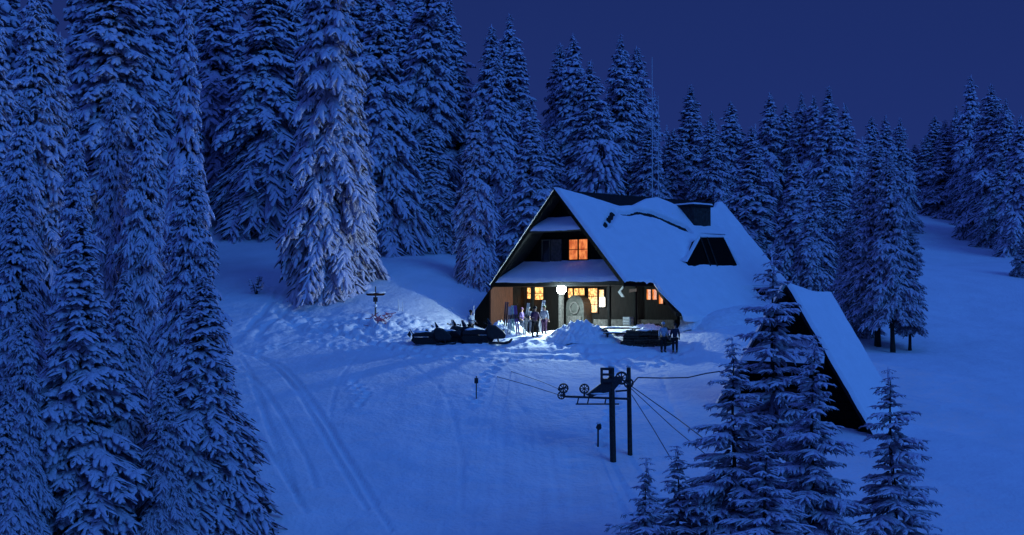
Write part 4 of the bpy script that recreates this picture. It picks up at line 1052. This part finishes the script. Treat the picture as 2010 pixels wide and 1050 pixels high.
m.add(vv, [tuple(range(n))[::-1], tuple(range(n, 2*n))] + [(i, (i+1) % n, n+(i+1) % n, n+i) for i in range(n)]); m.build('sloping_arm', M_metal, lift)
m = MB()
for dy in (-.25, .25):
    m.tube([LP(1181,724)+[0,dy,0], LP(1181,752)+[0,dy,0]], .05, 6)
    m.tube([LP(1179,724)+[0,dy,0], LP(1202,724)+[0,dy,0]], .06, 6); m.tube([LP(1179,735)+[0,dy,0], LP(1202,735)+[0,dy,0]], .05, 6)
m.box(*sorted((LP(1180,724)[0], LP(1202,724)[0])), -.25, .25, LP(1190,750)[2], LP(1190,743)[2])
m.build('service_cage', M_metal, lift)
def wheel(c, r, name='pulley'):
    m = MB(); c = np.array(c); ax = np.array([.25, .97, 0])
    tt = np.linspace(0, 2*math.pi, 21); m.tube([c + r*np.array([math.cos(t), 0, math.sin(t)]) for t in tt], r*.22, 6, False)
    for k in range(4): t = k*math.pi/4; m.tube([c - r*np.array([math.cos(t),0,math.sin(t)]), c + r*np.array([math.cos(t),0,math.sin(t)])], r*.1, 4)
    m.build(name, M_metal, lift)
wheel(LP(1106, 762), .20); wheel(LP(1147, 763), .2); wheel(LP(1102, 776), .16); wheel(LP(1220, 742), .26); wheel(LP(1234, 752, b2[1]), .2)
for q in ((1095,765,1112,760),(1106,766,1106,779),(1147,767,1147,778),(1220,744,1234,755),(1208,768,1233,766),(1208,758,1222,744),(1170,773,1200,748)):
    MB().tube([LP(*q[:2]), LP(*q[2:])], .048, 6).build('bracket', M_metal, lift)
for (u, v, Y, r_) in ((1200,720,b1[1],.16),(1234,720,b2[1],.12)): MB().blob(LP(u,v,Y)+[0,0,.03],(r_,r_,.08),nz=.1).build('snow_cap', M_snow, lift, True)
m = MB(); m.blob(LP(1172,776)+[0,0,.08],(.55,.15,.06),nz=.2); m.build('beam_snow', M_snow, lift, True)

def cable(pts, label, rad=.022, sag=0):
    q = []
    for i in range(len(pts)-1):
        a, b = P(*pts[i]), P(*pts[i+1]); 
        for t in np.linspace(0, 1, 9, endpoint=False): q.append(a+(b-a)*t - np.array([0,0,sag*4*t*(1-t)]))
    q.append(P(*pts[-1])); o = MB().tube(q, rad, 5).build('cable', M_cable); props(o, label, 'cable', 'cables of the ski tow'); return o
Y2 = b2[1]
cable([(1238,757,Y2),(1252,741,71),(1300,742,71.5),(1350,741,72),(1385,733,72.5),(1412,729,73),(1440,745,73)], 'snow-coated cable that runs level from the right lift post then rises to the young spruces', .03)
cable([(1238,757,Y2),(1330,822,66),(1400,875,60)], 'upper long slanting tow cable right of the lift posts', .022)
cable([(1238,762,Y2),(1320,838,66),(1395,900,60)], 'lower long slanting tow cable, just beneath the upper one', .018)
cable([(1240,775,Y2),(1280,838,67),(1318,902,62)], 'steepest guy cable from the right lift post to the small frosted spruces', .02)
cable([(1100,776,b1[1]),(1040,757,76),(960,735,84),(900,705,90)], 'faint tow cable running from the pulleys up the piste', .018)
cable([(1098,764,b1[1]),(1060,748,76),(1000,728,84)], 'shorter faint tow cable above the longer one left of the pulleys', .014)

# antenna masts
def mast(u, v0, Y, label, rad):
    b = at(u, Y); t = P(u, v0, Y)-b; p = empty('antenna_mast', b); props(p, label, 'antenna mast')
    MB().tube([(0,0,-.5),(.0,0,t[2]*.5),(0,0,t[2])], [rad, rad*.8, rad*.5], 6).build('pole', M_mast, p)
    for k in range(3): MB().tube([(-.12,0,t[2]*(.6+.12*k)),(.12,0,t[2]*(.6+.12*k))], .02, 5).build('rung', M_mast, p)
mast(1281, 112, 110, 'taller thin antenna mast rising behind the cabin ridge', .055)
mast(1293, 188, 110.5, 'shorter thin antenna mast right of the taller one', .045)
cable([(1308,262,110),(1352,320,109),(1400,386,107)], 'pale guy wire slanting down from the masts to the rear of the cabin ridge', .022)['group'] = 'wires'
cable([(1293,192,110),(1262,300,108),(1240,398,104)], 'thin guy wire from the shorter mast down to the left', .008)['group'] = 'wires'
